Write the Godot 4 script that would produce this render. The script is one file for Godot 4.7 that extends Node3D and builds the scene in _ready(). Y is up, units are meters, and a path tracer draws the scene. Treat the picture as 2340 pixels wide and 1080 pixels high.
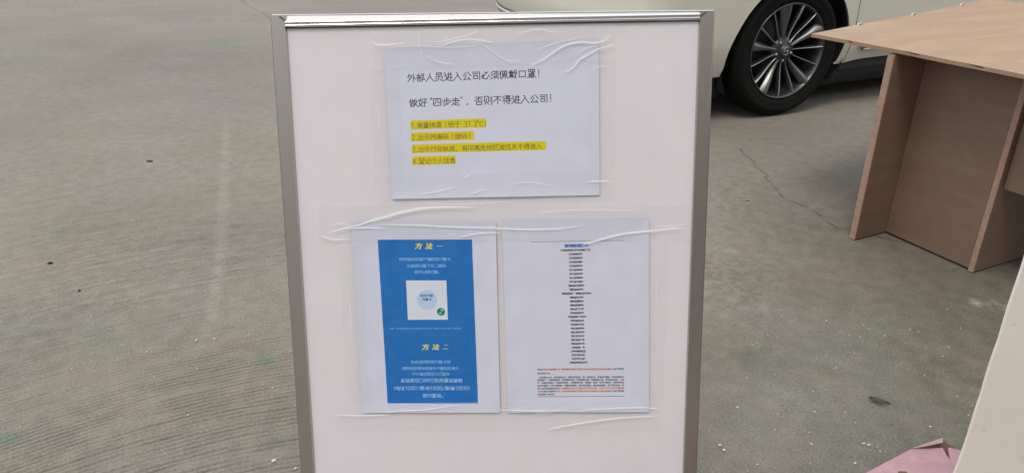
extends Node3D

var rng := RandomNumberGenerator.new()

# ---------------------------------------------------------------- helpers
func lin(r: float, g: float, b: float, a := 1.0) -> Color:
	var c := Color(r, g, b).linear_to_srgb()
	c.a = a
	return c

func mat(c: Color, rough := 0.6, metal := 0.0, spec := 0.5) -> StandardMaterial3D:
	var m := StandardMaterial3D.new()
	m.albedo_color = c
	m.roughness = rough
	m.metallic = metal
	m.metallic_specular = spec
	return m

func obj(called: String, mesh: Mesh, m: Material, parent: Node = self, at := Vector3.ZERO) -> MeshInstance3D:
	var o := MeshInstance3D.new()
	o.name = called
	o.mesh = mesh
	o.material_override = m
	o.position = at
	o.cast_shadow = GeometryInstance3D.SHADOW_CASTING_SETTING_ON
	parent.add_child(o, true)
	return o

func thing(called: String, label: String, category: String, t := Transform3D(), group := "") -> Node3D:
	var o := Node3D.new()
	o.name = called
	add_child(o, true)
	o.transform = t
	tag(o, label, category, group)
	return o

func tag(o: Node, label: String, category: String, group := "") -> void:
	o.set_meta("label", label)
	o.set_meta("category", category)
	if group != "":
		o.set_meta("group", group)

func structure(o: Node) -> void:
	o.set_meta("kind", "structure")

# a grid of (nu+1)*(nv+1) points given by f(u, v) with u, v in 0..1
func grid(nu: int, nv: int, f: Callable, smooth := true) -> ArrayMesh:
	var st := SurfaceTool.new()
	st.begin(Mesh.PRIMITIVE_TRIANGLES)
	if not smooth:
		st.set_smooth_group(-1)
	for j in nv + 1:
		for i in nu + 1:
			var u := float(i) / nu
			var v := float(j) / nv
			st.set_uv(Vector2(u, v))
			st.add_vertex(f.call(u, v))
	for j in nv:
		for i in nu:
			var a := j * (nu + 1) + i
			var b := a + nu + 1
			st.add_index(a); st.add_index(a + 1); st.add_index(b)
			st.add_index(a + 1); st.add_index(b + 1); st.add_index(b)
	st.generate_normals()
	return st.commit()

func quad(st: SurfaceTool, a: Vector3, b: Vector3, c: Vector3, d: Vector3) -> void:
	for k in [[a, Vector2(0, 0)], [b, Vector2(1, 0)], [c, Vector2(1, 1)], [a, Vector2(0, 0)], [c, Vector2(1, 1)], [d, Vector2(0, 1)]]:
		st.set_uv(k[1])
		st.add_vertex(k[0])

func flat_st() -> SurfaceTool:
	var st := SurfaceTool.new()
	st.begin(Mesh.PRIMITIVE_TRIANGLES)
	st.set_smooth_group(-1)
	return st

# polygon (in x, y) drawn out along z from z0 to z1 with chamfer c on the z1 side and the z0 side
func prism(poly: PackedVector2Array, z0: float, z1: float, c := 0.0) -> ArrayMesh:
	var st := flat_st()
	var p := poly
	if not Geometry2D.is_polygon_clockwise(p):
		p.reverse()
	var inner := p
	if c > 0.0:
		var off := Geometry2D.offset_polygon(p, -c, Geometry2D.JOIN_MITER)
		if off.size() == 1 and off[0].size() == p.size():
			inner = off[0]
			if not Geometry2D.is_polygon_clockwise(inner):
				inner.reverse()
			# line the two rings up
			var best := 0
			for k in inner.size():
				if inner[k].distance_to(p[0]) < inner[best].distance_to(p[0]):
					best = k
			var turned := PackedVector2Array()
			for k in inner.size():
				turned.append(inner[(k + best) % inner.size()])
			inner = turned
		else:
			c = 0.0
	var rings := [[inner, z0], [p, z0 + c], [p, z1 - c], [inner, z1]] if c > 0.0 else [[p, z0], [p, z1]]
	for r in rings.size() - 1:
		for k in p.size():
			var k2 := (k + 1) % p.size()
			var a: Vector2 = rings[r][0][k]
			var b: Vector2 = rings[r][0][k2]
			var a2: Vector2 = rings[r + 1][0][k]
			var b2: Vector2 = rings[r + 1][0][k2]
			quad(st, Vector3(a.x, a.y, rings[r][1]), Vector3(a2.x, a2.y, rings[r + 1][1]), Vector3(b2.x, b2.y, rings[r + 1][1]), Vector3(b.x, b.y, rings[r][1]))
	var tri := Geometry2D.triangulate_polygon(inner)
	for k in range(0, tri.size(), 3):
		for e in [0, 2, 1]:
			var q: Vector2 = inner[tri[k + e]]
			st.set_uv(q)
			st.add_vertex(Vector3(q.x, q.y, z1))
		for e in [0, 1, 2]:
			var q: Vector2 = inner[tri[k + e]]
			st.set_uv(q)
			st.add_vertex(Vector3(q.x, q.y, z0))
	st.generate_normals()
	return st.commit()

func rect(x0: float, y0: float, x1: float, y1: float) -> PackedVector2Array:
	return PackedVector2Array([Vector2(x0, y0), Vector2(x1, y0), Vector2(x1, y1), Vector2(x0, y1)])

func box(size: Vector3, c := 0.002) -> ArrayMesh:      # centred, chamfered
	return prism(rect(-size.x / 2, -size.y / 2, size.x / 2, size.y / 2), -size.z / 2, size.z / 2, c)

# profile (radius, height) turned about the z axis
func lathe(profile: PackedVector2Array, n: int) -> ArrayMesh:
	return grid(n, profile.size() - 1, func(u: float, v: float) -> Vector3:
		var p: Vector2 = profile[int(round(v * (profile.size() - 1)))]
		return Vector3(p.x * cos(u * TAU), p.x * sin(u * TAU), p.y))

# round tube along points, radius may fade towards the ends
func tube(points: PackedVector3Array, r: float, n := 6, fade := false, flatten := 1.0, up := Vector3(0, 0, 1)) -> ArrayMesh:
	var m := points.size() - 1
	return grid(n, m, func(u: float, v: float) -> Vector3:
		var k := int(round(v * m))
		var p := points[k]
		var d := (points[mini(k + 1, m)] - points[maxi(k - 1, 0)]).normalized()
		var side := d.cross(up).normalized()
		var w := side.cross(d).normalized()
		var rr := r
		if fade:
			rr *= sqrt(maxf(0.02, 1.0 - pow(absf(2.0 * v - 1.0), 2.2)))
		return p + side * (rr * cos(u * TAU)) + w * (rr * flatten * sin(u * TAU)))

func smooth_line(points: PackedVector3Array, per := 6) -> PackedVector3Array:
	var c := Curve3D.new()
	for k in points.size():
		var t := (points[mini(k + 1, points.size() - 1)] - points[maxi(k - 1, 0)]) / 6.0
		c.add_point(points[k], -t, t)
	var out := PackedVector3Array()
	var n := (points.size() - 1) * per
	for k in n + 1:
		out.append(c.samplef(float(k) / n * (points.size() - 1)))
	return out

func noise(seed_: int, freq: float, oct := 4) -> FastNoiseLite:
	var n := FastNoiseLite.new()
	n.seed = seed_
	n.noise_type = FastNoiseLite.TYPE_SIMPLEX_SMOOTH
	n.frequency = freq
	n.fractal_octaves = oct
	return n

func tex(im: Image) -> ImageTexture:
	return ImageTexture.create_from_image(im)

# ---------------------------------------------------------------- lettering: brush strokes on a 16 x 16 grid
const GLYPHS := {
	"外": "4117 3484691e 3759 b1bf b6fa", "部": "4143 1474 3547 7557 0888 2a7a7e2e2a a1af a2e2c6eaecbb", "人": "81764b0f 86aaff",
	"员": "31c1c43431 2c27d7dc 787a5d1f 9cef", "进": "1134 06464b0f 4b7eff 64e4 59f9 81896c c1cd", "入": "527286bbff 85590f",
	"公": "6218 91f8 762edd aaef", "司": "12e2eedf 25b5 38a8ad3d38", "必": "371b 464c5ebecb 6294 d2951e d7fb",
	"须": "6115 6619 6b0f 72f2 b2a5 8c85e5ec b7ba7f bcff", "佩": "3107 242f 62526b4f 62d2dcff 84b4 7c77b7bb 95af", "戴": "1373 4145 05f5 26767a2a26 2878 464a 1b8b 3a3d 6a6d 0d8d a1b9df e79e c1e3",
	"口": "23d3dd2d23", "罩": "21d1d52521 6165 a1a5 8588 87c7 38c8cc3c38 3aca 0efe 8c8f", "！": "414a 4d4e",
	"做": "3107 242f 4585 6269 49898e4e49 b186 95f5 d5c97f 97baff", "好": "411a7f 745b0f 0474 82e2b6 b6bf9e 78f8", "四": "12e2ee1e12 62591b 9299d9",
	"步": "8187 84d4 4347 07f7 898c 5a2c e98d2f", "走": "24d4 8187 07f7 877e 8bdb 4a1f 4c7eff", "，": "3c4d2f", "否": "12e2 925508 7579 a5e8 3acacf3f3a",
	"则": "1b11818b 454a1f 5b8f b3bb e1efcf", "不": "12e2 92660b 848f a6ea", "得": "4105 5519 373f 71d1d57571 73d3 67f7 5afa c7cfaf 7c9e",
	"测": "1133 0537 0f3a 5b52929b 757a4f 7b9f b3bb e1efcf", "量": "31c1c43431 06f6 38c8cc3c38 3aca 787f 2dcd 0fff", "体": "3107 242f 54f4 a1af a44c a4fc 7cdc",
	"温": "1133 0537 0f3a 61d1d66661 63d3 5e58e8ee 888e b8be 4efe", "（": "c1868abf", "）": "41797a4f", "低": "3107 242f d163 636e9c 67f7 a2b9ef 8dae",
	"于": "22d2 07f7 828f5e", "℃": "1141441411 e5b384787b9ebeed", "出": "818e 3237d7d2 191eeee9", "示": "32c2 06f6 868f6e 491d b9fd", "苏": "03f3 5155 b1b5 27c7bf9e 765a0f 290c e8fb",
	"康": "8183 13f3 13190f 55d5d9 38f8 59d9 949f7e 4a6c 4e7c eacb 9bfe", "码": "0262 3209 28686d2d28 82d2c8 8488f8eece 7bcb", "绿": "411646 540a5a 0f6d 72d2d7 74d4 67f7 a7af8e 799b 6eac eabb bbfe",
	"行": "4105 5519 373f 72e2 66f6 c6cfae", "动": "2272 0686 461c7b 698e 85e5debf b1b87f", "轨": "0363 3218 1868 464f 0c7b 75c5cdeefb a1a97f", "迹": "1134 06464b0f 4b7eff a1a3 54f4 84896c b4bcac 675a d7fa",
	"有": "03f3 71560b 5f57d7dfbf 5ada 5cdc", "中": "13e3eb1b13 818f", "高": "8183 03f3 45b5b74745 1f19e9efcf 5babae5e5b", "危": "5116 52b276 26f6 27290f 59b9bc9c 595edfed",
	"地": "0656 313c 0e5b 56f3f9da a1ab 737d8fdffc", "区": "12f2 121eff c44b 45cb", "途": "1134 06464b0f 4b7eff a155 a1f5 75d5 58e8 a5ad8c 7a5c baec", "径": "4105 5519 373f 72d265 94e8 7ada aaae 6efe",
	"史": "33c3c83833 818a4d0f 49bdff", "登": "216106 1435 91f7 d1b3 f3c5 47b7 49b9bc4c49 4d5e bdae 0fff", "记": "1233 06363e5c 82e2e7 77e7 787e8fefec", "个": "8108 81f8 868f",
	"信": "3107 242f a1b2 53f3 76d6 79d9 7cdcdf7f7c", "息": "8163 33c3ca3a33 35c5 37c7 2c1f 5c5fbfbd 8b9d dbfe", "方": "7183 04f4 645a0f 68d8cf9e", "法": "1133 0537 0f3a 64e4 a1a8 58f8 985ede bbff",
	"一": "08f8", "二": "33c3 0dfd", "使": "3107 242f 53f3 66e6ea6a66 a1aa5f 7bff", "用": "222a0f 22e2efbf 26e6 2ada 828f", "国": "12e2ee1e12 45b5 48b8 4cbc 858c 9aab",
	"务": "53b308 54f8 29d9ceaf 885c0f", "院": "111f 1151355a3b a1b2 7573f3f5 86d6 69f9 985f b9befefc", "客": "8183 1613e3e6 7449 56b62b 67fb 4bbbbf4f4b", "户": "7183 24d4d929 24290f",
	"端": "3143 0464 1629 5649 0c6b 7276e6e2 b1b6 68f8 b89a 7f7bebef 9b9f cbcf", "防": "111f 1151355a3b a1b3 64f4 955f 98d8cfae", "疫": "8183 23f3 23290f 0517 0b29 75785a 75c5c8e8 6aca5f 7aef",
	"程": "5112 0565 333f 350c 376a 72d2d67672 68e8 6bdb a8ae 6efe", "卡": "8187 84d4 07f7 878f 8ace", "长": "c265 08f8 414e8c 78bdff", "按": "0464 414f2e 0a68 b1b2 7573f3f5 b58bef d96f 68f8",
	"或": "04f4 26767a2a26 0d8b 91acff e68f c1e3", "扫": "0464 414f2e 0a68 83e3ee7e 88e8", "描": "0464 414f2e 0a68 74f4 9196 d1d6 78e8ef7f78 7beb b8bf", "下": "12e2 828f 96da",
	"维": "411646 540a5a 0f6d 8165 747f b1c3 74f4 77e7 7aea 7efe b4be", "即": "1272781812 1575 121e5b 6a8e a2e2ebca a2af", "可": "12f2 c2ceae 26868b2b26", "证": "1233 06363e5c 63f3 b3be b8e8 777e 5efe",
	"明": "12626c1c12 1767 82e2eece 828a6f 86e6 8ada", "如": "411a7f 745b0f 0474 94e4ed9d94", "在": "03f3 71480b 373f 68e8 a5ae 5efe", "时": "12626d1d12 1767 74f4 c1cf9e 87a9",
	"遇": "1134 06464b0f 4b7eff 72d2d67672 74d4 a2ab 6c68e8ecdc 8bcb", "到": "0282 421676 5477 1a7a 474e 0e8d b3bb e1efcf", "网": "1f12e2efcf 356c 653c 85bc b58c", "络": "411646 540a5a 0f6d 82d35b 75fb 7bdbdf7f7b",
	"错": "4107 3474 2878 444e6b 74f4 9197 d1d7 67f7 79d9df7f79 7cdc", "误": "1233 06363e5c 72d2d57572 68e8 5bfb a8ab5f bbff", "等": "3114 2373 a184 93f3 36c6 8489 09f9 0cfc babf9e 4d6e",
	"服": "222b0f 22727e5e 2676 2a7a 9f92e2e6c6 99d98f 99ef", "稳": "5112 0565 333f 350c 376a 9175 82d2b5 75e5ea6a 78e8 6c5f 8c8fcfcd abbd ecff", "定": "8183 1613e3e6 37c7 878d 8aca 4a1f 4c8fff",
	"的": "4224 14747e1e14 1979 a185 94e4dfbf 99bb", "情": "414f 2518 6476 72e2 b1b7 84e4 67f7 8f89e9efcf 8beb 8ded", "况": "1235 0d39 72d2d77772 976f b7befefc", "以": "222c69 5386 d1c96f b9ff",
	"通": "1134 06464b0f 4b7eff 72d2a4 93b5 6d66e6edcd 69e9 6bcb a6ad", "过": "1134 06464b0f 4b7eff 64f4 c1cdac 7799", "短": "3115 2373 0868 43480f 487d 72f2 84d4d98984 8b9d dbbd 6efe", "式": "04f4 1858 383d 0e6c a1a7cdff c1e3",
	"查": "03f3 8188 8309 83f9 49b9be4e49 4bbb 0fff", "询": "1233 06363e5c 8165 74e4eecf 78b8bd7d78 7aba", "发": "4236e6 71590f 6ac95f 6bff b1d3", "送": "1134 06464b0f 4b7eff 8193 d1b3 65e5 59f9 a5a96d aaec",
	"所": "6123 232a0f 25656929 e283 838b6f 88f8 c8cf", "属": "11e1e414 111a0f c657 58d8da5a58 969d 3f3cecefcf 7dad", "运": "1134 06464b0f 4b7eff 72d2 55f5 956bdb c8fc",
	"营": "03f3 5155 b1b5 0907f7f9 49b9bb4b49 3dcdcf3f3d", "商": "8183 03f3 5466 b496 1f17e7efcf 6849 98b9 4babae4e4b", "电": "13d3db1b13 17d7 818d9fefec", "移": "5112 0565 333f 350c 376a a165 82d366 a86c 9aea6f",
	"联": "0272 121d 626f 1666 1a6a 0e7c 81a4 e1c4 76e6 7afa b6ba7f bbff", "控": "0464 414f2e 0a68 b1b2 7573f3f5 9678 c6e8 7ada aaae 6efe", "江": "1133 0537 0f3a 63e3 a3ae 5efe",
	"省": "8185 4326 b2e5 d43a 39c9cf3f39 3bcb 3dcd", "市": "8183 04f4 2d27d7dd 848f", "州": "31390f 818d d1df 1518 5567 a5b7", "南": "03f3 8187 1f17e7efcf 59b9 5bab 898f", "京": "8183 03f3 46b6ba4a46 8a8f6f 4b1e bbee",
	"湖": "1133 0537 0f3a 4484 6168 48888d4d48 a2aa9f a2f2ffdf a6f6 aafa", "北": "515f 0555 0d5b 919dafefec e494", "河": "1133 0537 0f3a 52f2 c2ceae 66969b6b66", "门": "2133 141f 62e2efcf", "山": "818d 252eeee5",
	"沙": "1133 0537 0f3a a1a8 7459 d5f8 e98d5f", "家": "8183 1613e3e6 34c4 8529 66898f6f 793c 9a2f d8a9 a9fe", "界": "31c1c73731 34c4 8187 870b 87fb 5a5c3f babf", "海": "1133 0537 0f3a 8155 73f3 756dede575 59f9",
	"安": "8183 1613e3e6 743b6f b71f 0af9", "成": "04f4 140c0f 1868 684d a1b9ef e88e c1e3", "阳": "111f 1151355a3b 82e2ef8f82 88e8", "平": "12e2 4467 b497 09f9 828f", "上": "818e 86d6 0efe", "自": "8163 32c2cf3f32 37c7 3bcb", "川": "310f 818d d1df", "开": "12e2 07f7 525a0f b2bf", "间": "2133 141f 62e2efcf 55b5bc5c55 58b8", "说": "1233 06363e5c 8193 d1b3 65d5d96965 8a7c5f bafffc", "：": "3455 3c5d", "宁": "8183 1613e3e6 28e8 888f6f", "辽": "1134 06464b0f 4b7eff 62e2a6 a6ad8c", "大": "04f4 81860f 85ff", "连": "1134 06464b0f 4b7eff 63e3 9178 78e8 a5ad 5bfb", "风": "222a0f 22d2ddfffc 55ab a54b",
	"险": "111f 1151355a3b a156 a1f6 88d8 7a8d aabd eacd 6efe", "“": "a1b3 d1e3", "”": "1231 4261", "。": "3c5c5e3e3c", "、": "3c5e",
	"0": "61a1e5ebaf6f1b1561", "1": "24919f", "2": "1441b1e5e71fff", "3": "22b1e4c757 c8ebdecf5f1d", "4": "b10bfb b1bf", "6": "d2813516 1b4fbfecd88818", "7": "11f16f", "8": "51b1e4b7571451 b7571b4fbfebb7",
	".": "6e8e", "/": "e12f", "C": "e4b151161a5fbfec", "X": "11ef e11f", "M": "1f117be1ef", "Y": "1178e1 787f", "D": "1f1191e6ea9f1f", "(": "a1565aaf", ")": "51a6aa5f",
}
const NARROW := "0123456789./()“”CXMYD "

func hexv(s: String, i: int) -> float:
	return float("0123456789abcdef".find(s[i]))

func advance(ch: String) -> float:
	if ch == " ": return 0.5
	if "./()".contains(ch): return 0.42
	if "CXMYD".contains(ch): return 0.66
	if NARROW.contains(ch): return 0.56
	return 1.0

func text_width(s: String, pitch: float) -> float:
	var w := 0.0
	for ch in s:
		w += advance(ch) * pitch
	return w

# write s with its left edge at x and its middle at y (pixels)
func write(im: Image, s: String, x: float, y: float, size: float, pitch: float, c: Color, weight := 0.085, slant := 0.0) -> void:
	for ch in s:
		var adv := advance(ch)
		if GLYPHS.has(ch):
			var segs: Array = []
			for stroke in GLYPHS[ch].split(" "):
				var last := Vector2.INF
				for k in range(0, stroke.length() - 1, 2):
					var gy := (hexv(stroke, k + 1) - 8.0) / 15.0
					var p := Vector2(x + hexv(stroke, k) / 15.0 * size * (adv if adv < 1.0 else 1.0) * (0.92 if adv < 1.0 else 1.0) - gy * size * slant, y + gy * size)
					if last != Vector2.INF:
						segs.append([last, p])
					last = p
			var r := maxf(0.42, size * weight * 0.5)
			var cover := {}
			for sg in segs:
				var a: Vector2 = sg[0]
				var b: Vector2 = sg[1]
				for py in range(int(minf(a.y, b.y) - r - 1), int(maxf(a.y, b.y) + r + 2)):
					for px in range(int(minf(a.x, b.x) - r - 1), int(maxf(a.x, b.x) + r + 2)):
						var q := Vector2(px + 0.5, py + 0.5)
						var d := q.distance_to(Geometry2D.get_closest_point_to_segment(q, a, b))
						var cov := clampf(r + 0.5 - d, 0.0, 1.0)
						if cov > 0.0:
							var key := Vector2i(px, py)
							cover[key] = maxf(cover.get(key, 0.0), cov)
			for key in cover:
				if key.x >= 0 and key.y >= 0 and key.x < im.get_width() and key.y < im.get_height():
					im.set_pixelv(key, im.get_pixelv(key).lerp(c, cover[key] * c.a))
		x += adv * pitch

func write_centred(im: Image, s: String, x: float, y: float, size: float, pitch: float, c: Color, weight := 0.085, slant := 0.0) -> void:
	write(im, s, x - text_width(s, pitch) / 2.0, y, size, pitch, c, weight, slant)

func blank_sheet(w: int, h: int, seed_: int) -> Image:
	var im := Image.create(w, h, false, Image.FORMAT_RGB8)
	var n := noise(seed_, 0.006, 3)
	for y in h:
		for x in w:
			var v := n.get_noise_2d(x, y) * 0.012
			im.set_pixel(x, y, Color(0.835 + v, 0.845 + v, 0.905 + v * 0.6))
	return im

const MM := 4.0      # print pixels per millimetre

func notice_print() -> Image:
	var im := blank_sheet(int(302 * MM), int(215 * MM), 11)
	var ink := Color(0.13, 0.13, 0.17)
	write(im, "外部人员进入公司必须佩戴口罩！", 30.5 * MM, 43.5 * MM, 11.9 * MM, 13.1 * MM, ink, 0.088)
	write(im, "做好“四步走”，否则不得进入公司！", 32 * MM, 78 * MM, 11.9 * MM, 13.1 * MM, ink, 0.088)
	var rows := [["1.测量体温（低于 37.3℃）", 108.5], ["2.出示苏康码（绿码）", 90.5], ["3.出示行动轨迹，有中高危地区途径史不得进入", 193.5], ["4.登记个人信息", 62.5]]
	for k in 4:
		var y0 := 103.0 + k * 17.0
		im.fill_rect(Rect2i(int(32 * MM), int(y0 * MM), int(rows[k][1] * MM), int(12.6 * MM)), Color(0.86, 0.79, 0.03))
		write(im, rows[k][0], 32.6 * MM, (y0 + 7.0) * MM, 8.2 * MM, 8.95 * MM, Color(0.42, 0.35, 0.07), 0.078)
	return im

func method_print() -> Image:
	var im := blank_sheet(int(212 * MM), int(299 * MM), 12)
	var bx := 37.5
	var by := 27.5
	# the print is set a little askew on its sheet
	var n := noise(5, 0.01, 3)
	for y in range(int(by * MM), int((by + 256.5) * MM)):
		var sk := (y - by * MM) / (256.5 * MM) * 2.0
		for x in range(int((bx + sk) * MM), int((bx + sk + 139.0) * MM)):
			var v := n.get_noise_2d(x, y) * 0.02
			im.set_pixel(x, y, Color(0.085 + v, 0.435 + v, 0.74 + v))
	var cx := (bx + 69.5 + 0.5) * MM
	var white := Color(0.9, 0.96, 1.0)
	var pale := Color(0.75, 0.87, 0.96, 0.85)
	var gold := Color(0.93, 0.88, 0.32)
	for k in 2:
		var y: float = (by + [9.8, 166.0][k]) * MM
		write(im, "方", cx - (14.5 - k * 4.0) * MM, y, 9.0 * MM, 10 * MM, gold, 0.15, 0.18)
		write(im, "法", cx + (1.0 + k * 4.0) * MM, y, 9.0 * MM, 10 * MM, gold, 0.15, 0.18)
		write(im, ["一", "二"][k], cx + (17.0 + k * 3.0) * MM, y, 8.6 * MM, 10 * MM, gold if k == 0 else Color(0.93, 0.85, 0.4), 0.08, 0.18)
	write_centred(im, "使用国务院客户端防疫行程卡，", cx + 1.5 * MM, (by + 29.7) * MM, 5.5 * MM, 5.9 * MM, pale)
	write_centred(im, "长按或扫描下方二维码", cx, (by + 39.7) * MM, 5.5 * MM, 5.8 * MM, pale)
	write_centred(im, "即可证明行程。", cx + 2.5 * MM, (by + 49.2) * MM, 5.5 * MM, 5.8 * MM, pale)
	# the white label in the middle, with its round emblem
	var q := Vector2(bx + 39.0, by + 62.0)
	im.fill_rect(Rect2i(int(q.x * MM), int(q.y * MM), int(60 * MM), int(61 * MM)), Color(0.86, 0.88, 0.92))
	for y in range(int(q.y * MM), int((q.y + 61) * MM)):
		for x in range(int(q.x * MM), int((q.x + 60) * MM)):
			var p := Vector2(x, y) / MM - q
			var d := p.distance_to(Vector2(30, 30))
			if d < 15.5:
				im.set_pixel(x, y, im.get_pixel(x, y).lerp(Color(0.73, 0.82, 0.92), clampf((15.5 - d) * 2.0, 0, 1)))
			var e := p.distance_to(Vector2(50.0, 48.5))
			if e < 6.2:
				im.set_pixel(x, y, im.get_pixel(x, y).lerp(Color(0.09, 0.5, 0.3), clampf((6.2 - e) * 2.0, 0, 1)))
	write_centred(im, "防疫行程", (q.x + 30) * MM, (q.y + 23.5) * MM, 4.6 * MM, 4.8 * MM, Color(0.14, 0.42, 0.62), 0.12)
	write_centred(im, "行程卡", (q.x + 30) * MM, (q.y + 29.5) * MM, 4.4 * MM, 4.8 * MM, Color(0.12, 0.25, 0.45), 0.12)
	var ec := (q + Vector2(50.0, 48.5)) * MM
	var prev := Vector2.INF
	for k in 25:             # the emblem's double hook
		var t := k / 24.0
		var a := t * 3.4 + 0.4 if t < 0.5 else (t - 0.5) * 3.4 + 3.8
		var off := Vector2(1.3, -1.3) if t < 0.5 else Vector2(-1.3, 1.3)
		var pt := ec + (off + Vector2(cos(-a), sin(-a)) * 1.6) * MM
		for dy in range(-2, 3):
			for dx in range(-2, 3):
				if dx * dx + dy * dy < 6:
					im.set_pixel(int(pt.x) + dx, int(pt.y) + dy, Color(0.82, 0.92, 0.87))
	for k in 30:
		var pt := ec + Vector2(0.0, (k / 29.0 - 0.5) * 4.2 * MM)
		im.set_pixel(int(pt.x), int(pt.y), Color(0.82, 0.92, 0.87))
		im.set_pixel(int(pt.x) + 1, int(pt.y), Color(0.82, 0.92, 0.87))
	write_centred(im, "说明：如在使用过程中遇到误情可在国务院客户端查询“防疫行程卡”进行使用", cx - 5 * MM, (by + 136.8) * MM, 2.8 * MM, 3.15 * MM, Color(0.7, 0.83, 0.95, 0.8), 0.09)
	cx += 1.0 * MM
	write_centred(im, "如在使用防疫行程卡时", cx, (by + 190) * MM, 5.6 * MM, 6.05 * MM, pale)
	write_centred(im, "遇到网络错误等服务不稳定的情况", cx - 1 * MM, (by + 200) * MM, 5.4 * MM, 5.75 * MM, pale)
	write_centred(im, "可以通过短信方式查询", cx - 1 * MM, (by + 209) * MM, 5.4 * MM, 5.75 * MM, pale)
	write_centred(im, "发送短信CXMYD到所属运营商", cx, (by + 219.6) * MM, 6.5 * MM, 7.15 * MM, white, 0.07)
	write_centred(im, "(电信10001/移动10086/联通10010)", cx, (by + 232) * MM, 6.5 * MM, 7.3 * MM, white, 0.07)
	write_centred(im, "进行查询。", cx + 3 * MM, (by + 243.8) * MM, 6.5 * MM, 7.15 * MM, white, 0.07)
	return im

func list_print() -> Image:
	var im := blank_sheet(int(215 * MM), int(300 * MM), 13)
	var ink := Color(0.2, 0.2, 0.26)
	im.fill_rect(Rect2i(int(40 * MM), int(33.4 * MM), int(140 * MM), 2), Color(0.25, 0.25, 0.3))
	im.fill_rect(Rect2i(int(47 * MM), int(274.6 * MM), int(131 * MM), 3), Color(0.4, 0.4, 0.46))
	im.fill_rect(Rect2i(int(92 * MM), int(37.2 * MM), int(31 * MM), int(6 * MM)), Color(0.71, 0.77, 0.9))
	write_centred(im, "国中高危地区", 104.5 * MM, 40.2 * MM, 4.4 * MM, 4.5 * MM, Color(0.12, 0.3, 0.62), 0.15)
	write(im, "行程", 118 * MM, 40.2 * MM, 4.0 * MM, 4.4 * MM, Color(0.2, 0.36, 0.62), 0.08)
	var rows := ["江南省家电江州行务地区下市", "江苏省南京市", "江苏省海定市", "江苏省如通市", "江苏省海安市", "四川省成体市", "四川省的州市", "四山省家阳市", "辽宁省大连市", "湖南省沙家界市", "湖南省的州市",
		"湖南省湖方土家国区自行州市", "湖南省长沙市", "湖南省温阳市", "湖南省湖海市", "湖北省门门市", "河南省用州市", "河南省商口下区市", "安定省南北市", "河南省开方市", "海北省南州市", "湖北省海市市", "海北省方沙市", "湖北省如门市", "海南省海口市",
		"山海省温台市", "上海市国家区区", "北京市区平区", "北京市行山区", "中国省家用省方市"]
	for k in rows.size():
		write_centred(im, rows[k], (107.0 + k * 0.07) * MM, (46.8 + k * 5.99) * MM, 3.2 * MM, 3.35 * MM, ink, 0.16)
	var body := "中高危地区的人员行程信息测量必须不得进入公司、出示行动轨迹等查询服务海南省江苏市湖北河南用户如有途径史即可登记个人情况以通过发送短信方式运营商所属电信移动联通时间遇到错误稳定"
	var red := Color(0.72, 0.22, 0.24)
	var orange := Color(0.76, 0.36, 0.2)
	var at := 0
	var lines := [231.2, 237.2, 244.0, 248.2, 252.7, 257.3, 261.8, 266.4, 271.2]
	for r in lines.size():
		var count := 42
		if r == 1: count = 6
		if r == 8: count = 8
		for k in count:
			var c := ink
			if r == 0 and k > 1 and k < 37: c = red if k < 16 or k > 33 else orange
			if r == 6 and k > 7: c = orange if k > 14 else Color(0.5, 0.25, 0.3)
			if r == 7 and (k < 3 or (k > 7 and k < 36)): c = orange
			c.a = 0.85
			if r >= 2 and r <= 5 and (k + r * 3) % 7 == 6:
				write(im, "、", (46.5 + k * 3.12) * MM, lines[r] * MM, 2.8 * MM, 3.1 * MM, c, 0.14)
			else:
				write(im, body[(at * 7 + k * 5 + r * 3) % body.length()], (46.5 + k * 3.12) * MM, lines[r] * MM, 2.9 * MM, 3.1 * MM, c, 0.14)
		at += count
	# faint coloured tint that the print leaves behind the coloured words
	return im

# ---------------------------------------------------------------- ground
const GROOVE_CENTRE := Vector2(-0.01, 0.31)
var n_big := noise(1, 0.55, 4)
var n_mid := noise(2, 2.2, 4)
var n_fine := noise(3, 14.0, 3)
var crack := PackedVector2Array([Vector2(1.03, -3.18), Vector2(1.016, -3.089), Vector2(1.039, -3.018), Vector2(1.023, -2.936), Vector2(1.047, -2.844), Vector2(1.023, -2.81), Vector2(1.031, -2.764), Vector2(1.03, -2.633), Vector2(1.029, -2.584), Vector2(1.061, -2.544), Vector2(1.097, -2.494), Vector2(1.103, -2.401), Vector2(1.121, -2.318), Vector2(1.149, -2.311), Vector2(1.3, -2.2)])
var joint := PackedVector2Array([Vector2(-2.95, -8.4), Vector2(-2.802, -8.0), Vector2(-2.375, -7.28), Vector2(-2.133, -6.807), Vector2(-1.9, -6.4)])
var streak := PackedVector2Array([Vector2(-1.76, -4.56), Vector2(-1.176, -2.844), Vector2(-0.953, -2.184), Vector2(-0.871, -1.916), Vector2(-0.809, -1.697), Vector2(-0.77, -1.478)])

func line_distance(p: Vector2, line: PackedVector2Array) -> float:
	var best := INF
	for k in line.size() - 1:
		best = minf(best, p.distance_squared_to(Geometry2D.get_closest_point_to_segment(p, line[k], line[k + 1])))
	return sqrt(best)

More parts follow.
